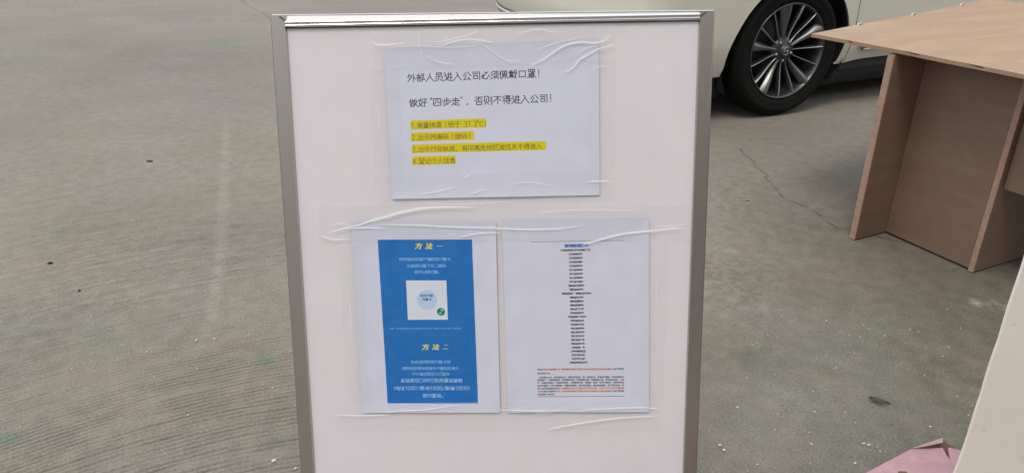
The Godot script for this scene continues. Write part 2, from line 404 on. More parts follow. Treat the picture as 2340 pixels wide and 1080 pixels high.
# 9 m square of concrete, x -4.5..4.5, z -8.6..0.4
const G := 1536
func ground_texture() -> Image:
	var im := Image.create(G, G, false, Image.FORMAT_RGB8)
	var cell := 9.0 / G
	var blots := [[-2.16, -5.72, 0.35, 0.5], [-2.65, -4.94, 0.3, 0.5], [-3.3, -5.08, 0.4, 0.4], [-2.14, -3.0, 0.22, 0.5], [-1.52, -2.29, 0.16, 0.5], [-1.06, -1.65, 0.12, 0.7], [-0.78, -1.44, 0.09, 0.6], [-1.29, -1.68, 0.08, 0.6], [-0.63, -1.53, 0.05, 0.7], [-0.6, -1.52, 0.026, 1.3], [-0.496, -1.225, 0.024, 1.2], [-1.077, -1.234, 0.03, 1.4], [-1.04, -1.25, 0.06, 0.8],
		[1.0, -2.3, 0.35, 0.3], [0.75, -1.6, 0.4, 0.34], [0.9, -1.35, 0.35, 0.26], [1.25, -1.75, 0.3, 0.26], [0.62, -1.2, 0.22, 0.34], [1.7, -2.9, 0.4, 0.3]]
	var dust := [[1.37, -1.79, 0.035, 0.03, 0.55], [1.31, -1.81, 0.025, 0.02, 0.6], [1.42, -1.72, 0.07, 0.03, 0.3], [0.61, -1.95, 0.16, 0.3, 0.16], [0.75, -2.6, 0.3, 0.5, 0.12], [-1.2, -2.0, 0.4, 0.5, 0.08], [-1.4, -3.2, 0.8, 0.7, 0.07]]
	var dark := [[0.58, -1.55, 0.06, 0.04, 0.35], [0.55, -1.52, 0.05, 0.03, 0.3], [1.05, -1.42, 0.1, 0.05, 0.25], [-0.7, -2.4, 0.5, 0.35, 0.1], [-2.6, -4.2, 0.7, 0.25, 0.1], [-1.9, -5.4, 0.9, 0.25, 0.1], [-0.5, -1.32, 0.35, 0.12, 0.14], [1.1, -1.55, 0.3, 0.18, 0.14]]
	for y in G:
		for x in G:
			var p := Vector2(-4.5 + (x + 0.5) * cell, -8.6 + (y + 0.5) * cell)
			var big := n_big.get_noise_2d(p.x, p.y)
			var mid := n_mid.get_noise_2d(p.x * 0.6, p.y)
			var fine := n_fine.get_noise_2d(p.x, p.y)
			var v := 1.0 + big * 0.13 + mid * 0.07 + fine * 0.045
			var r := 0.272 * v
			var g := 0.246 * v
			var b := 0.213 * v
			var hue := n_big.get_noise_2d(p.x * 1.7 + 40.0, p.y * 1.7)     # greyer, browner, pinker areas
			r *= 1.0 + hue * 0.03
			b *= 1.0 - hue * 0.06
			# the ground to the right is darker and more olive
			var green := smoothstep(0.35, 1.1, p.x + mid * 0.5) * smoothstep(-3.4, -1.9, p.y + big * 0.6)
			r *= 1.0 - 0.13 * green
			g *= 1.0 - 0.14 * green
			b *= 1.0 - 0.2 * green
			var right_tone := 1.0 - 0.09 * green + green * (0.07 * n_mid.get_noise_2d(p.x * 3.0 + 7.0, p.y * 3.0) + 0.07 * fine)
			im.set_pixel(x, y, Color(r * right_tone, g * right_tone, b * right_tone))
	# local marks are laid over afterwards, each within its own square
	for k in blots:
		each_pixel(im, Vector2(k[0], k[1]), k[2] * 2.0, func(p: Vector2, c: Color) -> Color:
			var d := (p - Vector2(k[0], k[1])) / Vector2(k[2], k[2] * 0.7)
			var m: float = exp(-d.length_squared()) * k[3] * clampf(0.75 + n_mid.get_noise_2d(p.x * 3.0, p.y * 3.0) * 0.9, 0.0, 1.5)
			return c.lerp(Color(c.r * 0.74, c.g * 0.99, c.b * 0.9), clampf(m * 0.8, 0, 1)))
	for k in dust:
		each_pixel(im, Vector2(k[0], k[1]), maxf(k[2], k[3]) * 2.2, func(p: Vector2, c: Color) -> Color:
			var d := (p - Vector2(k[0], k[1])) / Vector2(k[2], k[3])
			var m: float = exp(-d.length_squared()) * k[4] * clampf(0.6 + n_fine.get_noise_2d(p.x * 2.0, p.y * 2.0) * 1.8, 0.0, 1.5)
			return c.lerp(Color(0.5, 0.49, 0.45), clampf(m, 0, 1)))
	for k in dark:
		each_pixel(im, Vector2(k[0], k[1]), maxf(k[2], k[3]) * 2.2, func(p: Vector2, c: Color) -> Color:
			var d := (p - Vector2(k[0], k[1])) / Vector2(k[2], k[3])
			var m: float = exp(-d.length_squared()) * k[4] * clampf(0.7 + n_mid.get_noise_2d(p.x * 4.0, p.y * 4.0) * 1.6, 0.0, 1.5)
			return c.lerp(c * 0.55, clampf(m, 0, 1)))
	for k in 20:
		each_pixel(im, crack_at(k / 19.0), 0.12, func(p: Vector2, c: Color) -> Color:
			var d := line_distance(p, crack) + absf(n_fine.get_noise_2d(p.x * 3.0, p.y * 3.0)) * 0.004
			return c.lerp(Color(0.085, 0.07, 0.06), 0.8 * smoothstep(0.0075, 0.0015, d) * clampf(0.75 + n_mid.get_noise_2d(p.x * 6.0, p.y * 6.0) * 1.2, 0.2, 1.0)), k == 0)
	for k in 30:
		var q := joint[0].lerp(joint[4], k / 29.0)
		each_pixel(im, q, 0.22, func(p: Vector2, c: Color) -> Color:
			return c.lerp(Color(0.12, 0.11, 0.1), 0.4 * smoothstep(0.014, 0.004, line_distance(p, joint))), k == 0)
	for k in 24:
		var q := streak[0].lerp(streak[5], k / 23.0)
		each_pixel(im, q, 0.2, func(p: Vector2, c: Color) -> Color:
			var w := 0.03 + 0.02 * n_mid.get_noise_2d(p.x * 3.0, p.y * 3.0)
			return c.lerp(c.lerp(Color(0.42, 0.39, 0.33), (0.26 + 0.25 * n_mid.get_noise_2d(p.x * 4.0, p.y * 4.0)) * smoothstep(-4.3, -3.0, p.y) * smoothstep(-1.5, -1.75, p.y)), smoothstep(w, w * 0.2, line_distance(p, streak))), k == 0)
	# to sRGB
	for y in G:
		for x in G:
			im.set_pixel(x, y, im.get_pixel(x, y).linear_to_srgb())
	return im

var done := {}
func each_pixel(im: Image, at: Vector2, reach: float, f: Callable, fresh := true) -> void:
	var s := G / 9.0
	if fresh:
		done.clear()
	for y in range(maxi(0, int((at.y - reach + 8.6) * s)), mini(G, int((at.y + reach + 8.6) * s) + 1)):
		for x in range(maxi(0, int((at.x - reach + 4.5) * s)), mini(G, int((at.x + reach + 4.5) * s) + 1)):
			var p := Vector2(-4.5 + (x + 0.5) / s, -8.6 + (y + 0.5) / s)
			if maxf(absf(p.x - at.x), absf(p.y - at.y)) <= reach and not done.has(y * G + x):
				done[y * G + x] = true
				im.set_pixel(x, y, f.call(p, im.get_pixel(x, y)))

func crack_at(t: float) -> Vector2:
	var k := t * (crack.size() - 1)
	var i := mini(int(k), crack.size() - 2)
	return crack[i].lerp(crack[i + 1], k - i)

# fine sand grain of the concrete: multiplies the colour, 1 m square
func grain_texture() -> Image:
	var size := 768
	var f := noise(21, 0.16, 3)
	var a := f.get_seamless_image(size, size)
	var f2 := noise(22, 0.02, 3)
	var b := f2.get_seamless_image(size, size)
	var im := Image.create(size, size, false, Image.FORMAT_RGB8)
	rng.seed = 77
	for y in size:
		for x in size:
			var v := 0.86 + (a.get_pixel(x, y).r - 0.5) * 0.2 + (b.get_pixel(x, y).r - 0.5) * 0.08 + (rng.randf() - 0.5) * 0.07
			im.set_pixel(x, y, Color(v, v, v * 0.995))
	for k in 260:
		var cx := rng.randi_range(4, size - 5)
		var cy := rng.randi_range(4, size - 5)
		var r := rng.randf_range(0.6, 1.9)
		var light := rng.randf() < 0.55
		for dy in range(-3, 4):
			for dx in range(-3, 4):
				var m := clampf(r + 0.5 - Vector2(dx, dy).length(), 0, 1) * 0.7
				im.set_pixel(cx + dx, cy + dy, im.get_pixel(cx + dx, cy + dy).lerp(Color(1, 1, 0.98) if light else Color(0.58, 0.56, 0.54), m))
	return im

func groove_strength(x: float, z: float) -> float:
	var s := smoothstep(-3.8, -1.6, z) * smoothstep(0.25, -0.2, x) 
	s *= clampf(0.8 + n_mid.get_noise_2d(x * 0.5 + 9.0, z * 0.5) * 1.3, 0.15, 1.0)
	return s

# broom-finished part of the slab: its grooves are real relief, in arcs
func grooved_mesh() -> ArrayMesh:
	var st := SurfaceTool.new()
	st.begin(Mesh.PRIMITIVE_TRIANGLES)
	var step := 0.0030
	var nr := int(2.7 / step)
	var na := 64
	var wob := noise(31, 1.3, 3)
	var jag := noise(32, 9.0, 2)
	for j in nr + 1:
		var r := 1.35 + j * step
		for i in na + 1:
			var t := float(i) / na
			var a := lerpf(-0.42, 0.98, t)        # measured from straight ahead, to the left
			var x := GROOVE_CENTRE.x - r * sin(a)
			var z := GROOVE_CENTRE.y - r * cos(a)
			var wr := r + wob.get_noise_2d(x, z) * 0.009 + jag.get_noise_2d(x, z) * 0.003
			var ph := wr / 0.0138
			var id := floorf(ph)
			var fr := ph - id
			var own := jag.get_noise_2d(id * 7.3, t * 1.2)
			var deep := clampf(0.75 + own * 1.2, 0.1, 1.2) * groove_strength(x, z)
			var w := 0.13 + 0.05 * own
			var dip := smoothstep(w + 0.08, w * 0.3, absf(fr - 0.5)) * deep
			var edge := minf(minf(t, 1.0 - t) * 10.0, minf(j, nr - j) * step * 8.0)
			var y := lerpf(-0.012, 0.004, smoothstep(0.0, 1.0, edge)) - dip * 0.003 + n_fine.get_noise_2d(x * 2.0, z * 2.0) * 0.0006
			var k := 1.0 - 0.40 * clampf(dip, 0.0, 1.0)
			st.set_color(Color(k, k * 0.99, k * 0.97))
			st.set_uv(Vector2((x + 4.5) / 9.0, (z + 8.6) / 9.0))
			st.set_uv2(Vector2(x, z))
			st.add_vertex(Vector3(x, y, z))
	for j in nr:
		for i in na:
			var a := j * (na + 1) + i
			var b := a + na + 1
			st.add_index(a); st.add_index(b); st.add_index(a + 1)
			st.add_index(a + 1); st.add_index(b); st.add_index(b + 1)
	st.generate_normals()
	return st.commit()

func ground_mesh() -> ArrayMesh:
	var st := SurfaceTool.new()
	st.begin(Mesh.PRIMITIVE_TRIANGLES)
	var xs := [-400.0, -100.0, -30.0, -12.0, -4.5, 0.0, 4.5, 12.0, 30.0, 100.0, 400.0]
	for z in xs:
		for x in xs:
			st.set_uv(Vector2((x + 4.5) / 9.0, (z + 8.6) / 9.0))
			st.set_uv2(Vector2(x, z))
			st.set_color(Color.WHITE)
			st.set_normal(Vector3.UP)
			st.add_vertex(Vector3(x, 0, z))
	for j in 10:
		for i in 10:
			var a := j * 11 + i
			st.add_index(a); st.add_index(a + 1); st.add_index(a + 11)
			st.add_index(a + 1); st.add_index(a + 12); st.add_index(a + 11)
	return st.commit()

# ---------------------------------------------------------------- notice board
var board: Transform3D          # origin at the middle of the top edge; x right, y up the face, z out of the face
const BL := 0.92
func mm(x: float, y: float, z := 0.0) -> Vector3:
	return Vector3(x, y, z) / 1000.0

func sheet_mesh(c: Array, seed_: int, lift: float) -> ArrayMesh:
	var n := noise(seed_, 9.0, 2)
	return grid(40, 40, func(u: float, v: float) -> Vector3:
		var top: Vector2 = c[0].lerp(c[1], u)
		var low: Vector2 = c[3].lerp(c[2], u)
		var p := top.lerp(low, v)
		var e := maxf(absf(u - 0.5), absf(v - 0.5)) * 2.0
		return mm(p.x, p.y, 1.1 + lift * (0.5 + 0.5 * n.get_noise_2d(p.x / 1000.0, p.y / 1000.0)) + 1.5 * pow(e, 10.0)))

func tape(label: String, c: Array, creases: Array, seed_: int) -> void:
	var o := thing("clear_tape_strip", label, "tape", board, "clear tape on the notice board")
	var n := noise(seed_, 16.0, 3)
	var film := StandardMaterial3D.new()
	film.albedo_color = Color(0.97, 0.97, 0.97, 0.035)
	film.transparency = BaseMaterial3D.TRANSPARENCY_ALPHA
	film.roughness = 0.22
	film.metallic_specular = 0.35
	obj("film", grid(60, 14, func(u: float, v: float) -> Vector3:
		var top: Vector2 = c[0].lerp(c[1], u)
		var low: Vector2 = c[3].lerp(c[2], u)
		var p := top.lerp(low, v)
		p += Vector2(n.get_noise_2d(v * 3.0, 4.0), n.get_noise_2d(u * 3.0, 9.0)) * 2.5
		return mm(p.x, p.y, 4.5 + 0.7 * n.get_noise_2d(p.x / 1000.0, p.y / 1000.0))), film, o)
	var crease_glint := mat(lin(0.95, 0.95, 0.95, 0.34), 0.3)  # whitish folds; their white also stands in for glints off the film
	crease_glint.transparency = BaseMaterial3D.TRANSPARENCY_ALPHA
	var faint := mat(lin(0.93, 0.93, 0.95, 0.2), 0.35)
	faint.transparency = BaseMaterial3D.TRANSPARENCY_ALPHA
	for k in creases:
		var pts := PackedVector3Array()
		for q in k[1]:
			pts.append(mm(q.x, q.y, 5.3))
		obj("wrinkle", tube(smooth_line(pts), k[0] * 1.12 / 1000.0, 8, true, 0.3), crease_glint if k[0] > 0.9 else faint, o)

func build_board() -> void:
	var dh := Vector3(1, 0.01, 0).normalized()
	var dv := Vector3(-0.009, 0.969, -0.247).normalized()
	dv = (dv - dh * dv.dot(dh)).normalized()
	board = Transform3D(Basis(dh, dv, dh.cross(dv)), Vector3(-0.027, 0.897, -1.064))
	var base := board.translated_local(Vector3(0, -BL, 0))
	var o := thing("notice_board", "white notice board in a brushed steel frame leaning in the middle of the yard", "notice board", base)
	var up := Vector3(0, BL, 0)
	var steel := mat(lin(0.51, 0.48, 0.44), 0.34, 1.0)
	var polished := mat(lin(0.78, 0.78, 0.79), 0.16, 1.0)
	var white := mat(Color.WHITE, 0.36)
	var pim := Image.create(320, 480, false, Image.FORMAT_RGB8)
	var pa := noise(42, 0.012, 3)
	var pb := noise(43, 0.05, 3)
	for y in 480:
		for x in 320:
			var v := 1.0 + pa.get_noise_2d(x, y) * 0.02 + pb.get_noise_2d(x, y * 0.5) * 0.012
			var t := pa.get_noise_2d(x + 900.0, y) * 0.025
			pim.set_pixel(x, y, Color(0.652 * v * (1.0 + t * 0.4), 0.618 * v * (1.0 - t * 0.5), 0.66 * v * (1.0 + t)).linear_to_srgb())
	white.albedo_texture = tex(pim)
	white.uv1_scale = Vector3(1.6, 1.05, 1.0)
	obj("panel", box(Vector3(0.584, BL - 0.024, 0.006), 0.001), white, o, up + Vector3(-0.001, -BL / 2, -0.003))
	# side rails: chamfered flats with a returned edge
	var rail := PackedVector2Array([Vector2(-0.0105, -0.018), Vector2(0.0105, -0.018), Vector2(0.0105, 0.0012), Vector2(0.0092, 0.0045), Vector2(-0.0092, 0.0045), Vector2(-0.0105, 0.003)])
	for s in [-1.0, 1.0]:
		var pl := PackedVector2Array()
		for q in rail:
			pl.append(Vector2(q.x * -s, q.y))
		var m := prism(pl, 0.0, BL - 0.0008)
		var r := obj("side_rail", m, steel, o)
		r.transform = Transform3D(Basis(Vector3(1, 0, 0), Vector3(0, 0, 1), Vector3(0, 1, 0)), Vector3((-0.2985 if s < 0 else 0.2976), 0.0, 0.0))
		# dark strip painting the dark reflection along the rounded outer return
		obj("edge_reflection", box(Vector3(0.0012, BL - 0.006, 0.012), 0.0), mat(lin(0.06, 0.055, 0.05), 0.5), o, up + Vector3(s * 0.3094 + (-0.0003 if s < 0 else -0.0008), -BL / 2 - 0.001, -0.006))
	# top rail: an upper face tipped towards the sky over two rounded beads, running a touch out of parallel
	var prof := PackedVector2Array()
	for k in 9:
		var a := PI / 2 - 0.35 - k / 8.0 * 2.3
		prof.append(Vector2(-0.0105 + 0.0023 * sin(a), 0.0046 + 0.0026 * cos(a)))
	for k in 9:
		var a := PI / 2 - 0.6 - k / 8.0 * 2.4
		prof.append(Vector2(-0.0146 + 0.0021 * sin(a), 0.0036 + 0.0026 * cos(a)))
	prof.append(Vector2(-0.0168, 0.0))
	var bead := grid(1, prof.size() - 1, func(u: float, v: float) -> Vector3:
		var q: Vector2 = prof[int(round(v * (prof.size() - 1)))]
		var x := lerpf(-0.2882, 0.2872, u)
		var fall := (1.0 if q.x < -0.003 else 0.0) * lerpf(0.0, 0.0045, u) * clampf(-q.x / 0.0085, 0.0, 1.0)
		return Vector3(x, q.x + fall, q.y))
	var st := flat_st()
	quad(st, Vector3(-0.2945, -0.0006, -0.0032), Vector3(0.2935, -0.0006, -0.0032), Vector3(0.2872, -0.0040, 0.0028), Vector3(-0.2882, -0.0085, 0.0032))
	st.generate_normals()
	obj("top_flange", st.commit(), mat(lin(0.53, 0.525, 0.50), 0.42, 1.0), o, up)
	obj("top_rail", bead, polished, o, up)
	var capm := prism(rect(-0.309, -0.0016, 0.3085, 0.0), -0.018, -0.003, 0.0006)
	obj("top_edge", capm, polished, o, up + Vector3(0, 0.0012, 0))
	var line_dark := mat(lin(0.1, 0.1, 0.1), 0.5)  # thin dark strip below the two beads
	obj("bead_line", box(Vector3(0.574, 0.0016, 0.0016), 0.0), line_dark, o, up + Vector3(-0.0005, -0.0157, 0.0008)).rotation.z = 0.0075
	for s in [-1.0, 1.0]:
		var notch := PackedVector2Array([Vector2(s * 0.298, -0.0028), Vector2(s * 0.2884, -0.0102), Vector2(s * 0.2884, -0.0062), Vector2(s * 0.2945, -0.002)])
		obj("mitre_gap", prism(notch, 0.0, 0.0049), mat(lin(0.16, 0.15, 0.14), 0.4, 0.6), o, up)
	obj("bottom_rail", box(Vector3(0.576, 0.022, 0.02), 0.002), steel, o, Vector3(0, 0.012, -0.006))
	# the prop behind: a U of steel tube hinged near the top
	var inv := base.affine_inverse()
	for s in [-1.0, 1.0]:
		var a := up + Vector3(s * 0.2, -0.16, -0.022)
		var b: Vector3 = inv * Vector3(s * 0.2 - 0.03, 0.012, -1.62)
		obj("prop_leg", tube(PackedVector3Array([a, a.lerp(b, 0.5), b]), 0.0095, 12, false, 1.0, Vector3(1, 0, 0)), steel, o)
		obj("hinge", box(Vector3(0.03, 0.05, 0.012), 0.002), steel, o, a + Vector3(0, 0, 0.008))
	var c0: Vector3 = inv * Vector3(-0.23, 0.15, -1.54)
	var c1: Vector3 = inv * Vector3(0.17, 0.15, -1.54)
	obj("prop_crossbar", tube(PackedVector3Array([c0, c1]), 0.007, 10, false, 1.0, Vector3(0, 1, 0)), steel, o)

	# the three sheets
	var sheets := [
		["notice_sheet", "landscape white notice with four yellow highlighted lines, taped at the board's top", [Vector2(-153.1, -45.3), Vector2(147.9, -36.2), Vector2(151.9, -256.2), Vector2(-149.9, -259.2)], notice_print(), 1.5],
		["poster_sheet", "portrait white sheet printed with a blue panel and white square, lower left", [Vector2(-211.5, -291.7), Vector2(0.4, -292.9), Vector2(3.1, -591.1), Vector2(-208.7, -589.4)], method_print(), 1.7],
		["list_sheet", "portrait white sheet with one narrow column of small lines, lower right", [Vector2(10.0, -291.7), Vector2(224.1, -289.7), Vector2(231.6, -591.6), Vector2(14.6, -591.2)], list_print(), 1.7]]
	for k in 3:
		var m := StandardMaterial3D.new()
		m.albedo_texture = tex(sheets[k][3])
		m.albedo_color = Color(0.93, 0.93, 0.94)
		m.roughness = 0.55
		var sh := obj(sheets[k][0], sheet_mesh(sheets[k][2], 50 + k, sheets[k][4]), m)
		sh.transform = board
		tag(sh, sheets[k][1], "paper sheet", "paper sheets on the notice board")
	# clear tape and its creases
	tape("wrinkled clear tape along the top edge of the landscape notice", [Vector2(-172, -24), Vector2(170, -16), Vector2(171, -66), Vector2(-171, -76)], [
		[0.9, [Vector2(31.7, -30), Vector2(53.1, -24.4), Vector2(69.8, -23), Vector2(80.5, -26.3), Vector2(92, -27.5)]],
		[1.3, [Vector2(52.9, -72), Vector2(69.7, -64), Vector2(93.7, -49.1), Vector2(108, -43.4), Vector2(124.7, -41.3), Vector2(141.4, -42.6), Vector2(155.7, -39.2), Vector2(163.9, -31.2)]],
		[1.1, [Vector2(100, -82), Vector2(112.9, -74.9), Vector2(120.1, -65.6), Vector2(132, -58.7), Vector2(151, -49.6), Vector2(170.1, -45.1)]],
		[0.8, [Vector2(-93.2, -57.9), Vector2(-81.4, -63.8), Vector2(-69.5, -67.4), Vector2(-55.1, -69.9)]],
		[0.85, [Vector2(-83.1, -39.4), Vector2(-61.5, -36.1), Vector2(-32.7, -29.4), Vector2(-20.6, -22.6)]],
		[1.0, [Vector2(-73.7, -45.2), Vector2(-49.6, -37.3), Vector2(-23.3, -36.4), Vector2(0.5, -41.3)]],
		[0.95, [Vector2(-170.2, -37.4), Vector2(-162, -41.6), Vector2(-147.7, -42.2), Vector2(-123.7, -39.7)]],
		[0.7, [Vector2(-16.2, -41.1), Vector2(0.4, -52.9), Vector2(19.4, -64.7), Vector2(36.2, -66)]],
		[0.6, [Vector2(-104, -30), Vector2(-101, -52), Vector2(-96, -68)]],
		[0.7, [Vector2(60, -52), Vector2(80, -44), Vector2(100, -39), Vector2(118, -36)]],
		[0.7, [Vector2(118, -56), Vector2(134, -48), Vector2(150, -45.5)]],
		[0.6, [Vector2(-150, -46), Vector2(-100, -44), Vector2(-60, -46.5), Vector2(-20, -44)]]], 61)
	tape("clear tape along the bottom edge of the landscape notice", [Vector2(-176, -222), Vector2(172, -218), Vector2(172, -262), Vector2(-176, -268)], [
		[0.9, [Vector2(-109.1, -252), Vector2(-91.7, -249.6), Vector2(-74.2, -246.1), Vector2(-59.3, -242.4)]],
		[0.8, [Vector2(-47.9, -231.4), Vector2(-41.7, -227.7), Vector2(-34.2, -224.1)]],
		[0.85, [Vector2(-39.7, -253.8), Vector2(-27.3, -250.2), Vector2(-14.8, -245.3)]],
		[0.95, [Vector2(133.6, -236.2), Vector2(150.9, -236.3), Vector2(165.7, -235.7)]],
		[0.6, [Vector2(20, -240), Vector2(50, -236), Vector2(86, -243)]],
		[0.6, [Vector2(-100, -266), Vector2(-40, -267), Vector2(20, -264)]]], 62)
	tape("clear tape down the left edge of the landscape notice", [Vector2(-178, -70), Vector2(-134, -72), Vector2(-132, -224), Vector2(-176, -228)], [[0.5, [Vector2(-166, -120), Vector2(-163, -140), Vector2(-164, -156)]]], 63)
	tape("clear tape down the right edge of the landscape notice", [Vector2(131, -62), Vector2(171, -58), Vector2(171, -216), Vector2(134, -220)], [[0.7, [Vector2(140, -78), Vector2(152, -74), Vector2(166, -76)]], [0.5, [Vector2(161, -120), Vector2(160, -140), Vector2(162, -160)]]], 64)
	tape("long clear tape across the tops of the two portrait sheets", [Vector2(-262, -264), Vector2(284, -268), Vector2(286, -322), Vector2(-262, -320)], [
		[1.0, [Vector2(-244.4, -307.4), Vector2(-220.7, -301.3), Vector2(-201.2, -296.6)]],
		[1.9, [Vector2(-201.2, -298), Vector2(-185, -292), Vector2(-167.8, -287.1), Vector2(-126.3, -276.4), Vector2(-85.1, -271.9), Vector2(-30.4, -272.4)]],
		[0.95, [Vector2(-256.4, -312.1), Vector2(-246.3, -316.4), Vector2(-234, -318.2), Vector2(-214.6, -316.7)]],
		[1.0, [Vector2(-219.3, -302), Vector2(-193.1, -300.8), Vector2(-160.2, -302.5)]],
		[1.1, [Vector2(-170.9, -296.1), Vector2(-113.3, -298), Vector2(-58.5, -301.3), Vector2(-3.5, -303.1), Vector2(43.1, -305.6), Vector2(90, -305), Vector2(130, -300)]],
		[0.95, [Vector2(-51.9, -316), Vector2(-24.3, -310.6), Vector2(7.4, -310.2)]],
		[1.4, [Vector2(128, -328), Vector2(139.8, -325.5), Vector2(184.7, -314.1), Vector2(236, -308.7), Vector2(274.4, -305.1)]],
		[0.7, [Vector2(-240, -296), Vector2(-226, -294), Vector2(-214, -296)]],
		[0.7, [Vector2(60, -281), Vector2(130, -277), Vector2(210, -279)]],
		[0.6, [Vector2(230, -300), Vector2(255, -303), Vector2(280, -299)]]], 65)
	tape("long clear tape across the bottoms of the two portrait sheets", [Vector2(-254, -574), Vector2(248, -570), Vector2(250, -622), Vector2(-254, -614)], [
		[1.0, [Vector2(-176.7, -588.7), Vector2(-142, -586), Vector2(-107.4, -584.3), Vector2(-61.1, -577.3)]],
		[0.95, [Vector2(-250.8, -591.8), Vector2(-211.6, -593.3), Vector2(-165.3, -592.5)]],
		[0.95, [Vector2(-1.4, -585.2), Vector2(53.9, -588.1), Vector2(110, -587.5)]],
		[1.2, [Vector2(130, -588), Vector2(157.5, -585.9), Vector2(215, -584.4), Vector2(245, -586.1)]],
		[0.7, [Vector2(53.9, -593), Vector2(72.3, -591.9), Vector2(83.9, -590)]],
		[1.3, [Vector2(76.9, -617.8), Vector2(123.2, -609.5), Vector2(180.8, -601.3), Vector2(245.3, -597.7)]]], 66)
	tape("clear tape down the right edge of the portrait list sheet", [Vector2(212, -324), Vector2(252, -322), Vector2(252, -568), Vector2(216, -568)], [[0.5, [Vector2(240, -380), Vector2(238, -410), Vector2(240, -440)]]], 67)
	tape("clear tape down the left edge of the blue portrait poster", [Vector2(-236, -324), Vector2(-200, -324), Vector2(-198, -570), Vector2(-234, -570)], [[0.5, [Vector2(-221, -400), Vector2(-219, -430), Vector2(-220, -470)]]], 68)

# ---------------------------------------------------------------- car (local: x to the rear, y up, z out of the side that faces us)
func outline(s: float) -> Vector3:      # plan of the near side; s < -0.45 runs round the nose, s > 3.3 round the tail
	if s < -0.45:
		var a := minf((-0.45 - s) / 1.0, 1.0) * PI / 2
		return Vector3(-0.45 - 0.54 * pow(sin(a), 0.75), 0, -0.92 + 0.92 * pow(maxf(cos(a), 0.0), 0.72))
	if s > 3.3:
		var a := minf((s - 3.3) / 1.0, 1.0) * PI / 2
		return Vector3(3.3 + 0.55 * pow(sin(a), 0.8), 0, -0.92 + 0.92 * pow(maxf(cos(a), 0.0), 0.72))
	return Vector3(s, 0, 0)

func skin(s: float, y: float) -> Vector3:
	var e := 0.01
	var p := outline(s)
	var d := outline(s + e) - outline(s - e)
	var n := Vector3(-d.z, 0, d.x).normalized()
	if n.z < -0.01 and absf(s) < 100.0:
		n = -n
	var inset := 0.0
	if y < 0.42:
		inset = pow((0.42 - y) / 0.22, 1.8) * 0.055
	elif y > 0.62:
		inset = pow((y - 0.62) / 0.35, 2.0) * 0.09
	if s < -0.6 or s > 3.45:
		inset = inset * 1.5 - 0.018 * exp(-pow((y - 0.5) / 0.09, 2.0)) * smoothstep(-0.6, -0.85, s) * (1.0 if s < 0.0 else 0.0)
	return Vector3(p.x, y, p.z) - n * inset

func strip(low: PackedVector2Array, high: PackedVector2Array, far := false) -> ArrayMesh:
	var n := low.size() - 1
	return grid(n, 22, func(u: float, v: float) -> Vector3:
		var k := int(round(u * n))
		var q := low[k].lerp(high[k], v)
		var p := skin(q.x, q.y)
		if far:
			p.z = -1.84 - p.z
		return p)

func arch(cx: float) -> PackedVector2Array:
	var out := PackedVector2Array()
	out.append(Vector2(cx - 0.392, 0.235))
	out.append(Vector2(cx - 0.386, 0.28))
	for k in 33:
		var a := PI + 0.04 - k / 32.0 * (PI + 0.28)
		var rr := 0.378 - 0.03 * sin(clampf((a - 1.2) / 1.94, 0.0, 1.0) * PI) + 0.01 * smoothstep(2.7, 3.1, a)
		out.append(Vector2(cx + rr * cos(a), 0.33 + rr * sin(a)))
	out.append(Vector2(cx + 0.352, 0.232))
	return out

